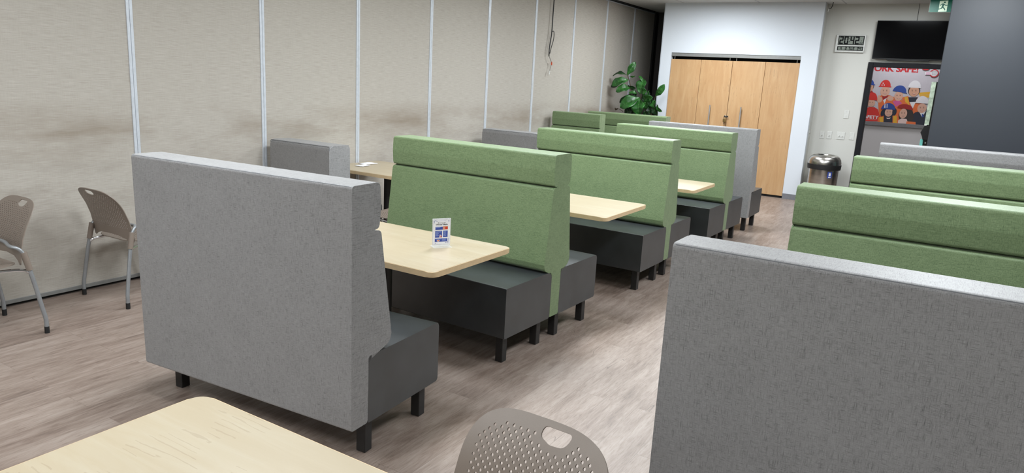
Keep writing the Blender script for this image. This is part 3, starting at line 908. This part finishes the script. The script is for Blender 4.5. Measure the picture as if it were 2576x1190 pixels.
# ------------------------------------------------------------------ potted fiddle-leaf plant
def plant():
    px, py = .56, 11.02
    r = empty('potted_plant', (px, py, 0)); tag(r, 'leafy green fiddle leaf plant in the corner beside the white closet wall', 'plant')
    bm = bmesh.new(); lathe(bm, [(0, 0), (.13, 0), (.17, .38), (.18, .40), (.165, .40), (.155, .36), (0, .36)], 28); finish(bm, 'planter', M['pot'], r)
    bm = bmesh.new(); lathe(bm, [(.157, .34), (.12, .372), (0, .378)], 24); finish(bm, 'soil', M['soil'], r)
    def F(u, v): return (-0.26571+.0010654*u+.0000958*v-px, 2.15817+.0000554*u-.0009808*v)
    def trunk(pts, r0, r1):
        bm = bmesh.new(); pp = smooth_path(pts, 5); n = len(pp)
        tube(bm, pp, [r0+(r1-r0)*i/(n-1) for i in range(n)], 8); finish(bm, 'stem', M['stem'], r, wn=False)
    a = F(580, 640); b = F(540, 440); c = F(515, 385)
    trunk([(-.03, 0, .36), (-.06, .02, .8), (-.10, .0, 1.2), (a[0], 0, a[1]), (b[0], 0, b[1]), (c[0], 0, c[1])], .014, .005)
    a = F(760, 780); b = F(745, 700)
    trunk([(.03, -.02, .36), (.06, -.02, .8), (.04, -.03, 1.15), (a[0], -.03, a[1]), (b[0], -.03, b[1])], .013, .005)
    a = F(930, 900); b = F(985, 740)
    trunk([(.06, .03, .36), (.14, .03, .8), (.24, .0, 1.12), (a[0], 0, a[1]), (b[0], 0, b[1])], .013, .005)
    # base px, tip px, width px, tilt of the blade about its midrib, droop, depth of base and tip, shaded colour flag
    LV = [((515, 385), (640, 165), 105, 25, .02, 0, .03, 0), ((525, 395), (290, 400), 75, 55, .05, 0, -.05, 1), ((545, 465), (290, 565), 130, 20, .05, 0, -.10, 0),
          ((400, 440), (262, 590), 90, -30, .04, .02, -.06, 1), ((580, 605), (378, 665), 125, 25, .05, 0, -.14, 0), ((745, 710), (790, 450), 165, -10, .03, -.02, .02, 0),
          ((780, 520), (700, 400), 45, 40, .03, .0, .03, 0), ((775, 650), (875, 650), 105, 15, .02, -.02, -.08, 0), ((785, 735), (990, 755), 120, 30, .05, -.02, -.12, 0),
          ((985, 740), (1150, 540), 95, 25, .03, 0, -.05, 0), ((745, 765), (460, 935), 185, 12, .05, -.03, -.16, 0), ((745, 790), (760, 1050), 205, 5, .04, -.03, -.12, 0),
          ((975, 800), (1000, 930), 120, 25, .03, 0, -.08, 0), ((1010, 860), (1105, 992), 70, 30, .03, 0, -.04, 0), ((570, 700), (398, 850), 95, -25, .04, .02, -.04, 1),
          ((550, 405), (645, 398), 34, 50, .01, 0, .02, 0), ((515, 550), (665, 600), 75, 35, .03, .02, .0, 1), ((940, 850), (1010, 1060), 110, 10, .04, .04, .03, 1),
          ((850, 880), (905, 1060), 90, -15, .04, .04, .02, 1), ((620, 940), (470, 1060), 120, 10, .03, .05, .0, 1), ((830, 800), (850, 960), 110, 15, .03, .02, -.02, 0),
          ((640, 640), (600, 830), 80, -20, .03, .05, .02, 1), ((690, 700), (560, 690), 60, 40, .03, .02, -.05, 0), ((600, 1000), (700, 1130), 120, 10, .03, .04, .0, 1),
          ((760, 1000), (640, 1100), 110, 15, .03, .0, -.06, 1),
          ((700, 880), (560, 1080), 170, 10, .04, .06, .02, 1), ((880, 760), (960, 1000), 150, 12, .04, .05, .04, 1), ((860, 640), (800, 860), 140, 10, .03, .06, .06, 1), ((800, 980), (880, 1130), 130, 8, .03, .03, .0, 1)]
    for k, (b, t, wpx, tilt, droop, yb, yt, dark) in enumerate(LV):
        random.seed(k+3)
        bx, bz = F(*b); tx, tz = F(*t)
        B = Vector((bx, yb, bz)); T = Vector((tx, yt, tz)); ax = T-B; Ln = ax.length; ax.normalize()
        side = ax.cross(Vector((0, -1, 0))).normalized(); nrm = side.cross(ax).normalized()
        if nrm.y > 0: nrm = -nrm
        q = Matrix.Rotation(R(tilt), 3, ax); side = q @ side; nrm = q @ nrm
        Wd = wpx*.00140
        NL, NW = 16, 9
        bm = bmesh.new(); g = []
        ph = random.uniform(0, 6)
        for i in range(NL+1):
            t_ = i/NL
            wv = (math.sin(PI*min(1, t_**1.12))**.7)*(.66+.3*t_+.035*math.sin(t_*15+ph)) if 0 < t_ < 1 else .02
            row = []
            for j in range(NW):
                s = j/(NW-1)*2-1
                p = B+ax*Ln*t_+side*(s*wv*Wd/2)
                up = .16*Wd*abs(s)*wv+.06*Wd*math.sin(t_*11+ph+s*1.2)*abs(s)-droop*math.sin(PI*t_)*-1.0-.02*Wd*math.cos(t_*26)*(1-abs(s))
                row.append(bm.verts.new(p+nrm*up))
            g.append(row)
        for i in range(NL):
            for j in range(NW-1): bm.faces.new((g[i][j], g[i+1][j], g[i+1][j+1], g[i][j+1]))
        # pale midrib and side veins raised from the blade
        lf = finish(bm, 'leaf', M['leaf_shaded'] if dark else M['leaf'], r, wn=False, angle=80)
        md = lf.modifiers.new('thickness', 'SOLIDIFY'); md.thickness = .0015; md.offset = 0
        bm = bmesh.new()
        mid = [g_ for g_ in range(NL+1)]
        pts = []
        for i in range(NL+1):
            t_ = i/NL
            pts.append(B+ax*Ln*t_+nrm*(droop*math.sin(PI*t_)+.0015-.02*Wd*math.cos(t_*26)))
        tube(bm, pts, [.0022*(1-.7*i/NL) for i in range(NL+1)], 5)
        if not dark:
            for i in (3, 6, 9, 12):
                t_ = i/NL; wv = (math.sin(PI*t_**1.12)**.7)*(.66+.3*t_)
                for s in (-1, 1):
                    q0 = pts[i]; q1 = pts[i]+side*s*wv*Wd*.40+ax*Ln*.07+nrm*(.13*Wd*wv+.001)
                    tube(bm, [q0, (q0+q1)/2-nrm*.0005, q1], [.0010, .0008, .0004], 4)
        finish(bm, 'leaf_vein', M['vein'], lf, wn=False)
    # one withered leaf low on the left
    bm = bmesh.new()
    f = [F(u, v) for u, v in ((450, 1000), (390, 965), (340, 955), (300, 970), (285, 945))]
    tube(bm, smooth_path([(x, -.02+.02*i, z) for i, (x, z) in enumerate(f)], 4), [.004]*8+[.012]*9, 6)
    finish(bm, 'withered_leaf', M['stem'], r, wn=False)
plant()

# ------------------------------------------------------------------ wall clock
def clock():
    r = empty('wall_clock', (3.595, YB, 2.44)); tag(r, 'silver digital wall clock reading 20:42 beside the television', 'clock')
    ox, oz = 3.595, 2.44
    bm = bmesh.new(); box(bm, 3.39-ox, 3.803-ox, -.034, -.002, 2.309-oz, 2.570-oz, .008, 2); finish(bm, 'case', M['silver_plastic'], r)
    SEG = {'0': 'abcdef', '1': 'bc', '2': 'abged', '4': 'fgbc', 'T': 'fged', 'U': 'bcdef', 'E': 'afged'}
    def seven(bm, ch, x0, x1, z0, z1, th, y):
        cnt = [0]
        def q(a, b, c, d):
            cnt[0] += 1; flat(bm, [(a, b), (c, b), (c, d), (a, d)], y-.00012*cnt[0], 2)
        zm = (z0+z1)/2; g = th*.12
        if ch == 'T':
            q(x0, z1-th, x1, z1); xm = (x0+x1)/2; q(xm-th/2, z0, xm+th/2, z1-th-g); return
        for sgm in SEG[ch]:
            if sgm == 'a': q(x0+g, z1-th, x1-g, z1)
            if sgm == 'd': q(x0+g, z0, x1-g, z0+th)
            if sgm == 'g': q(x0+g, zm-th/2, x1-g, zm+th/2)
            if sgm == 'f': q(x0, zm+g, x0+th, z1-g)
            if sgm == 'e': q(x0, z0+g, x0+th, zm-g)
            if sgm == 'b': q(x1-th, zm+g, x1, z1-g)
            if sgm == 'c': q(x1-th, z0+g, x1, zm-g)
    def screen(name, x0, x1, z0, z1):
        bm = bmesh.new()
        flat(bm, [(x0-ox, z0-oz), (x1-ox, z0-oz), (x1-ox, z1-oz), (x0-ox, z1-oz)], -.0345, 1)
        flat(bm, [(x0+.012-ox, z0+.010-oz), (x1-.012-ox, z0+.010-oz), (x1-.012-ox, z1-.010-oz), (x0+.012-ox, z1-.010-oz)], -.0350, 0)
        return bm
    mm = [M['lcd'], M['ink_black'], M['ink_black']]
    bm = screen('display', 3.4235, 3.785, 2.419, 2.555)
    for ch, a, b in (('2', 3.442, 3.497), ('0', 3.508, 3.566), ('4', 3.592, 3.650), ('2', 3.660, 3.718)):
        seven(bm, ch, a-ox, b-ox, 2.431-oz, 2.544-oz, .018, -.0355)
    for z in (2.515, 2.470): flat(bm, ellipse(3.579-ox, z-oz, .005, .006, 10), -.0355, 2)
    flat(bm, ellipse(3.748-ox, 2.482-oz, .006, .006, 10), -.0355, 2)
    for a in (3.727, 3.749): seven(bm, '2', a-ox, a+.017-ox, 2.431-oz, 2.462-oz, .005, -.0355)
    finish(bm, 'time_display', mm, r, smooth=False)
    bm = screen('display', 3.4235, 3.785, 2.337, 2.399)
    for ch, a, b in (('4', 3.463, 3.487), ('2', 3.535, 3.560), ('T', 3.585, 3.607), ('U', 3.613, 3.637), ('E', 3.645, 3.668), ('2', 3.703, 3.726), ('4', 3.731, 3.753)):
        seven(bm, ch, a-ox, b-ox, 2.348-oz, 2.389-oz, .007, -.0355)
    flat(bm, [(3.762-ox, 2.348-oz), (3.766-ox, 2.348-oz), (3.766-ox, 2.389-oz), (3.762-ox, 2.389-oz)], -.0355, 2)
    finish(bm, 'date_display', mm, r, smooth=False)
clock()

# ------------------------------------------------------------------ television
r = empty('television', (4.42, YB-.06, 2.5)); tag(r, 'black flat television switched off above the dark framed opening', 'television')
bm = bmesh.new(); box(bm, -.49, .49, -.03, .03, -.275, .275, .006, 2); finish(bm, 'case', M['tv_bezel'], r)
bm = bmesh.new(); box(bm, -.482, .482, -.033, -.0295, -.262, .267, .001, 1); finish(bm, 'screen', M['tv_black'], r)
bm = bmesh.new(); box(bm, -.29, .26, -.02, .01, -.292, -.270, .004, 2); finish(bm, 'speaker_bar', M['tv_bezel'], r)
bm = bmesh.new(); box(bm, -.2, .2, .028, .058, -.12, .12, .004, 1); finish(bm, 'wall_bracket', M['black_wood'], r)

# ------------------------------------------------------------------ exit sign
def exit_sign():
    r = empty('exit_sign', (4.76, 11.2, 2.92)); tag(r, 'green and white running man exit sign hanging from the ceiling', 'exit sign')
    def F(u, v): return (3.07301+.0007785*u+.0001255*v-4.76, 3.00425-.0008334*v-2.92)
    bm = bmesh.new(); box(bm, -.168, .168, -.02, .02, -.082, .085, .004, 2); finish(bm, 'sign_case', M['white_plastic'], r)
    bm = bmesh.new(); flat(bm, [(-.165, -.079), (.165, -.079), (.165, .082), (-.165, .082)], -.0205, 0)
    def pg(pts, m, d): flat(bm, [F(*p) for p in pts], -.0205-d, m)
    pg([(2093, 22), (2222, 14), (2198, 150), (2193, 187), (2062, 190), (2076, 150)], 1, .0004)
    def limb(a, b, wd, d):
        A = Vector(F(*a)); B = Vector(F(*b)); n = (B-A).normalized(); n = Vector((-n.y, n.x))*wd/2
        flat(bm, [tuple(A-n), tuple(B-n), tuple(B+n), tuple(A+n)], -.0205-d, 0)
    c = F(2168, 45); flat(bm, ellipse(c[0], c[1], .0115, .0115, 14), -.0213, 0)
    limb((2150, 66), (2128, 128), .022, .0008); limb((2152, 70), (2180, 92), .010, .0009); limb((2180, 92), (2208, 88), .009, .0010)
    limb((2150, 66), (2118, 72), .010, .0011); limb((2118, 72), (2100, 96), .009, .0012)
    limb((2135, 120), (2160, 140), .014, .0013); limb((2158, 136), (2170, 168), .011, .0014)
    limb((2128, 118), (2108, 146), .013, .0015); limb((2110, 143), (2062, 152), .011, .0016)
    finish(bm, 'pictogram', [M['exit_green'], M['exit_white']], r, smooth=False)
    bm = bmesh.new(); box(bm, -.05, .05, -.018, .018, .085, CEIL-2.92, .002, 1); finish(bm, 'ceiling_mount', M['white_plastic'], r)
exit_sign()

# ------------------------------------------------------------------ safety poster in the corridor
def poster():
    Y = 13.208
    r = empty('safety_poster', (4.3, 13.22, 1.9)); tag(r, 'large work safe poster of people in coloured hard hats seen through the opening', 'poster')
    def F(u, v): return (3.45854+.0008834*u+.0001481*v-4.3, 2.31852+.0000485*u-.0009729*v-1.9)
    bm = bmesh.new()
    layer = [0]
    def dep(): layer[0] += 1; return -.0125-layer[0]*.00012
    def pg(pts, k): flat(bm, [F(*p) for p in pts], dep(), II[k])
    def el(u, v, ru, rv, k, a0=0, a1=2*PI, rot=0):
        c = F(u, v); flat(bm, ellipse(c[0], c[1], ru*.0009, rv*.00097, 22, a0, a1, rot), dep(), II[k])
    def body(pts, k): pg(pts, k)
    def helmet(u, v, rw, rh, k, brim=1.25, tilt=0.0, side=0):
        el(u, v, rw, rh, k, 0, PI, tilt)
        c = F(u, v); hw = rw*.0009*brim; sh = side*rw*.0009*.2
        pts = [(-hw+sh, -.004), (hw+sh, -.004), (hw*.95+sh, .010), (-hw*.95+sh, .010)]
        ct, st = math.cos(tilt), math.sin(tilt)
        flat(bm, [(c[0]+x*ct-z*st, c[1]+x*st+z*ct) for x, z in pts], dep(), II[k])
    def face(u, v, rw, rh, k='skin', hair=None, smile=True):
        if hair: el(u, v-rh*.15, rw*1.18, rh*1.05, 'hair')
        el(u, v, rw, rh, k)
        for s in (-1, 1):
            el(u+s*rw*.36, v-rh*.10, rw*.13, rh*.055, 'hair'); el(u+s*rw*.36, v-rh*.26, rw*.18, rh*.025, 'hair')
        el(u, v+rh*.18, rw*.12, rh*.07, 'lip' if False else k)
        el(u, v+rh*.46, rw*.34, rh*.12, 'lip', PI, 2*PI)
        el(u, v+rh*.46, rw*.26, rh*.05, 'white', PI, 2*PI)
    b0 = F(150, 1085); b1 = F(1700, 1165)
    flat(bm, [(-.55, -.645), (.80, -.645), (.80, .47), (-.55, .47)], -.0125, II['lilac'])
    for kk in range(4): text(bm, 'WORK SAFE!', -.612+kk*.003, .196+(kk % 2)*.003, -.0126-kk*.0001, .100, II['red'], .80, bold=.012)
    # yellow machine arm
    pg([(1140, 612), (1450, 590), (1450, 640), (1140, 652)], 'yellow'); pg([(1150, 655), (1400, 645), (1380, 700), (1160, 690)], 'yellow')
    # back row
    body([(200, 560), (350, 560), (420, 700), (180, 720)], 'dark_red'); face(318, 520, 62, 80, 'skin_tan', True, False); helmet(300, 480, 90, 100, 'blue')
    body([(455, 690), (520, 655), (650, 655), (740, 690), (770, 1090), (480, 1090)], 'orange'); pg([(530, 660), (640, 660), (600, 740), (545, 760)], 'dark_red')
    pg([(545, 740), (610, 700), (570, 800)], 'white'); face(580, 590, 80, 85); helmet(580, 515, 92, 118, 'bright_red', 1.16)
    for dx, dz, rx in ((0, -24, 0), (-17, 6, 1), (17, 6, -1)): pg([(548+dx, 466+dz), (558+dx-rx*3, 480+dz), (548+dx, 494+dz), (538+dx-rx*3, 480+dz)], 'white')
    el(485, 730, 48, 52, 'skin'); el(475, 685, 16, 32, 'skin'); el(668, 710, 55, 42, 'skin')
    body([(985, 690), (1115, 690), (1200, 780), (1200, 1000), (860, 1000), (868, 690), (960, 670)], 'orange'); pg([(905, 685), (955, 680), (990, 830), (930, 840)], 'yellow')
    pg([(968, 690), (1125, 690), (1090, 770), (985, 770)], 'navy'); pg([(990, 770), (1090, 765), (1040, 880)], 'white')
    face(1062, 592, 82, 88, 'skin_tan', True); helmet(1068, 530, 100, 118, 'white', 1.10)
    body([(700, 800), (760, 720), (880, 740), (960, 800), (1010, 1080), (700, 1080)], 'orange'); pg([(708, 760), (800, 730), (868, 790), (760, 850)], 'pink')
    face(808, 672, 72, 80); helmet(820, 600, 112, 108, 'blue', 1.12, -.16, .4)
    # front row
    body([(210, 900), (300, 860), (400, 860), (460, 900), (510, 1100), (150, 1100)], 'bright_red'); face(345, 790, 66, 66); helmet(352, 735, 92, 128, 'bright_red', 1.05)
    c = F(170, 1046); text(bm, 'SAFETY', c[0], c[1], dep(), .052, II['white'], .262, bold=.03)
    a = F(200, 1066); flat(bm, [(a[0], a[1]-.004), (a[0]+.2, a[1]+.002), (a[0]+.2, a[1]+.006), (a[0], a[1])], dep(), II['pale'])
    body([(455, 1035), (560, 1010), (720, 1000), (790, 1000), (800, 1125), (450, 1110)], 'orange'); pg([(480, 1030), (545, 1020), (550, 1112), (490, 1108)], 'yellow'); pg([(720, 1000), (775, 1000), (780, 1122), (715, 1118)], 'yellow')
    pg([(560, 1010), (705, 1010), (705, 1118), (552, 1114)], 'navy'); pg([(590, 1015), (680, 1015), (660, 1055), (610, 1055)], 'pale')
    el(640, 935, 100, 105, 'navy'); face(642, 945, 66, 74); el(738, 935, 36, 62, 'navy'); el(535, 955, 28, 55, 'navy'); helmet(632, 890, 116, 102, 'blue', 1.06)
    for k in (-1, 0, 1): pg([(585+k*22, 870), (597+k*22, 870), (602+k*20, 800), (594+k*20, 800)], 'white')
    body([(1010, 1000), (1080, 940), (1180, 910), (1290, 920), (1290, 1150), (980, 1140)], 'navy'); pg([(1145, 925), (1255, 915), (1195, 1020)], 'white'); pg([(1190, 965), (1215, 962), (1222, 1010), (1190, 1020)], 'blue')
    face(1192, 870, 74, 80); helmet(1190, 785, 104, 118, 'white', 1.08)
    el(930, 985, 120, 120, 'hair'); el(985, 1030, 70, 85, 'hair'); body([(800, 1080), (850, 1045), (940, 1050), (970, 1130), (795, 1125)], 'pale'); body([(940, 1090), (1090, 1100), (1090, 1142), (930, 1138)], 'orange')
    face(885, 962, 64, 82); helmet(915, 880, 128, 76, 'dark_red', 1.0, -.12)
    # round red emblem with white label, top right
    el(1250, 215, 60, 35, 'red'); el(1385, 300, 72, 66, 'red'); el(1385, 300, 55, 50, 'white'); pg([(1243, 275), (1330, 275), (1325, 325), (1238, 322)], 'white')
    for k in range(2): pg([(1255, 288+k*18), (1318, 288+k*18), (1316, 298+k*18), (1253, 298+k*18)], 'pink')
    for k in range(4): pg([(1360, 268+k*19), (1440, 270+k*19), (1440, 274+k*19), (1360, 272+k*19)], 'navy')
    for k in range(4): el(1352, 270+k*19, 5, 5, 'navy')
    finish(bm, 'print', IM, r, smooth=False)
    bm = bmesh.new(); box(bm, -.55, .80, -.0122, -.002, -.645, .47); finish(bm, 'backing_board', M['white_plastic'], r)
poster()

# ------------------------------------------------------------------ steel waste bin
r = empty('waste_bin', (3.535, 11.4, 0)); tag(r, 'round brushed steel waste bin with open domed lid by the back wall', 'bin')
bm = bmesh.new(); lathe(bm, [(0, 0), (.205, 0), (.215, .02), (.215, .58), (0, .58)], 40); finish(bm, 'bin_body', M['steel'], r, wn=False)
bm = bmesh.new(); lathe(bm, [(.214, .545), (.238, .55), (.243, .60), (.243, .622), (.23, .628), (.20, .628), (.20, .545)], 40); finish(bm, 'liner_ring', M['rubber'], r, wn=False)
bm = bmesh.new(); lathe(bm, [(.238, .626), (.238, .655), (.228, .70), (.205, .738), (.175, .76), (.145, .768), (.13, .764), (.125, .74), (.125, .64), (.23, .63)], 40); finish(bm, 'lid', M['steel'], r, wn=False)
bm = bmesh.new(); lathe(bm, [(.124, .60), (.124, .735), (.121, .735), (.121, .60)], 32); finish(bm, 'inner_sleeve', M['rubber'], r, wn=False)
def sticker():
    bm = bmesh.new()
    def cv(a, z, rad=.2162): return (rad*math.cos(a), rad*math.sin(a), z)
    a0 = R(-56)
    def patch(a_, b_, z0, z1, m, rad):
        n = 6
        for i in range(n):
            t0 = a_+(b_-a_)*i/n; t1 = a_+(b_-a_)*(i+1)/n
            f = bm.faces.new([bm.verts.new(cv(*q, rad)) for q in ((t0, z0), (t1, z0), (t1, z1), (t0, z1))]); f.material_index = m
    patch(a0-.16, a0+.16, .43, .53, 0, .2158); patch(a0-.07, a0+.07, .465, .505, 1, .2164); patch(a0-.09, a0+.09, .508, .514, 1, .2164); patch(a0-.09, a0+.09, .44, .452, 1, .2164)
    finish(bm, 'sticker', [INK['panel_blue'], M['paper']], r, smooth=False)
sticker()

# ------------------------------------------------------------------ switch plates
def plate(label, x, z, wd=.07, toggles=1, blank=False, hgt=.115):
    r = empty('light_switch' if not blank else 'blank_plate', (x, YB, z)); tag(r, label, 'switch' if not blank else 'wall plate', 'white wall plates')
    bm = bmesh.new(); box(bm, -wd/2, wd/2, -.007, 0, -hgt/2, hgt/2, .003, 2); finish(bm, 'cover_plate', M['white_plastic'], r)
    if blank:
        for s in (-1, 1):
            bm = bmesh.new(); tube(bm, [(0, -.0085, s*.042), (0, -.006, s*.042)], .004, 8); finish(bm, 'screw', M['silver_plastic'], r, wn=False)
    for k in range(0 if blank else toggles):
        cx = (k-(toggles-1)/2)*.046
        bm = bmesh.new(); box(bm, cx-.007, cx+.007, -.022, -.006, -.016, .004, .003, 2); finish(bm, 'toggle', M['white_plastic'], r)
plate('white single toggle switch on the back wall nearest the closet corner', 3.386, 1.045)
plate('white single toggle switch right of another single switch above the bin', 3.492, 1.047)
plate('wide white double toggle switch on the back wall', 3.657, 1.052, .118, 2)
plate('blank white wall plate beside the dark opening frame', 3.815, 1.06, .07, 0, True)
plate('blank white wall plate higher up, alone above the row of switches', 3.690, 1.385, .075, 0, True, .13)
r = empty('key_switch', (3.2115, 11.66, 1.04), R(90)); tag(r, 'narrow white key switch plate on the closet side wall', 'switch')
bm = bmesh.new(); box(bm, -.035, .035, -.006, 0, -.06, .06, .002, 2); finish(bm, 'cover_plate', M['white_plastic'], r)
bm = bmesh.new(); tube(bm, [(0, -.014, .012), (0, -.005, .012)], .009, 10); tube(bm, [(-.005, -.009, -.045), (-.005, -.005, -.045)], .004, 8); finish(bm, 'key_barrel', M['steel'], r, wn=False)

# ------------------------------------------------------------------ bent hook at the ceiling corner
r = empty('ceiling_hook', (3.30, 11.52, CEIL)); tag(r, 'thin bent black hook with a white tip at the closet ceiling corner', 'hook')
bm = bmesh.new(); tube(bm, [(.012, 0, 0), (.004, 0, -.055), (-.006, 0, -.085), (-.012, 0, -.09), (-.038, 0, -.092)], .005, 8); finish(bm, 'hook_rod', M['rubber'], r, wn=False)
bm = bmesh.new(); tube(bm, [(-.038, 0, -.088), (-.046, 0, -.14)], .0045, 8); finish(bm, 'hook_tip', M['white_plastic'], r, wn=False)

# ------------------------------------------------------------------ dark vending cabinet behind the slate wall
r = empty('vending_machine', (5.18, 11.42, 0)); tag(r, 'tall black cabinet with a pale green edge strip, mostly hidden by the slate wall', 'cabinet')
bm = bmesh.new(); box(bm, 4.80-5.18, .38, -.20, .30, .03, 1.918, .008, 2); finish(bm, 'cabinet_body', M['tv_bezel'], r)
M['pale_green'] = plain('pale green glass edge', srgb(176, 190, 170), .25, var=.3, scale=25); M['teal'] = plain('teal strip', srgb(120, 206, 196), .35)
bm = bmesh.new(); box(bm, 4.778-5.18, 4.836-5.18, -.225, -.19, 1.325, 1.915, .004, 2); finish(bm, 'glass_edge', M['pale_green'], r)
bm = bmesh.new(); extrude(bm, [(4.785-5.18, 1.315), (4.750-5.18, 1.215), (4.775-5.18, 1.165), (4.79-5.18, 1.12), (5.1-5.18, 1.12), (5.1-5.18, 1.315)], -.26, -.18, 'y', .004, 2); finish(bm, 'control_hood', M['tv_bezel'], r)
bm = bmesh.new(); box(bm, 4.780-5.18, 4.812-5.18, -.255, -.21, 1.312, 1.330, .003, 1); finish(bm, 'latch', M['white_plastic'], r)
bm = bmesh.new(); box(bm, 4.762-5.18, 4.800-5.18, -.225, -.19, .35, 1.125, .003, 1); finish(bm, 'teal_strip', M['teal'], r)
bm = bmesh.new(); tube(bm, [(4.83-5.18, -.21, 1.075), (4.83-5.18, -.198, 1.075)], .010, 10); finish(bm, 'lock_button', M['white_plastic'], r, wn=False)

# ------------------------------------------------------------------ ceiling troffers that light the room, plus the added rear fill pair
names = {}
for i, (x, y, k) in enumerate(LIGHTS):
    r = empty('ceiling_light', (x, y, CEIL)); tag(r, 'white rectangular ceiling light flush with the ceiling tiles', 'ceiling light', 'ceiling troffers')
    bm = bmesh.new()
    for a, b, c, d in ((-.30, .30, -.60, -.585), (-.30, .30, .585, .60), (-.30, -.285, -.585, .585), (.285, .30, -.585, .585)):
        box(bm, a, b, c, d, -.012, 0, .001, 1)
    finish(bm, 'light_frame', M['white_plastic'], r)
    bm = bmesh.new(); box(bm, -.285, .285, -.585, .585, -.008, -.002); finish(bm, 'diffuser', M['diffuser'], r)
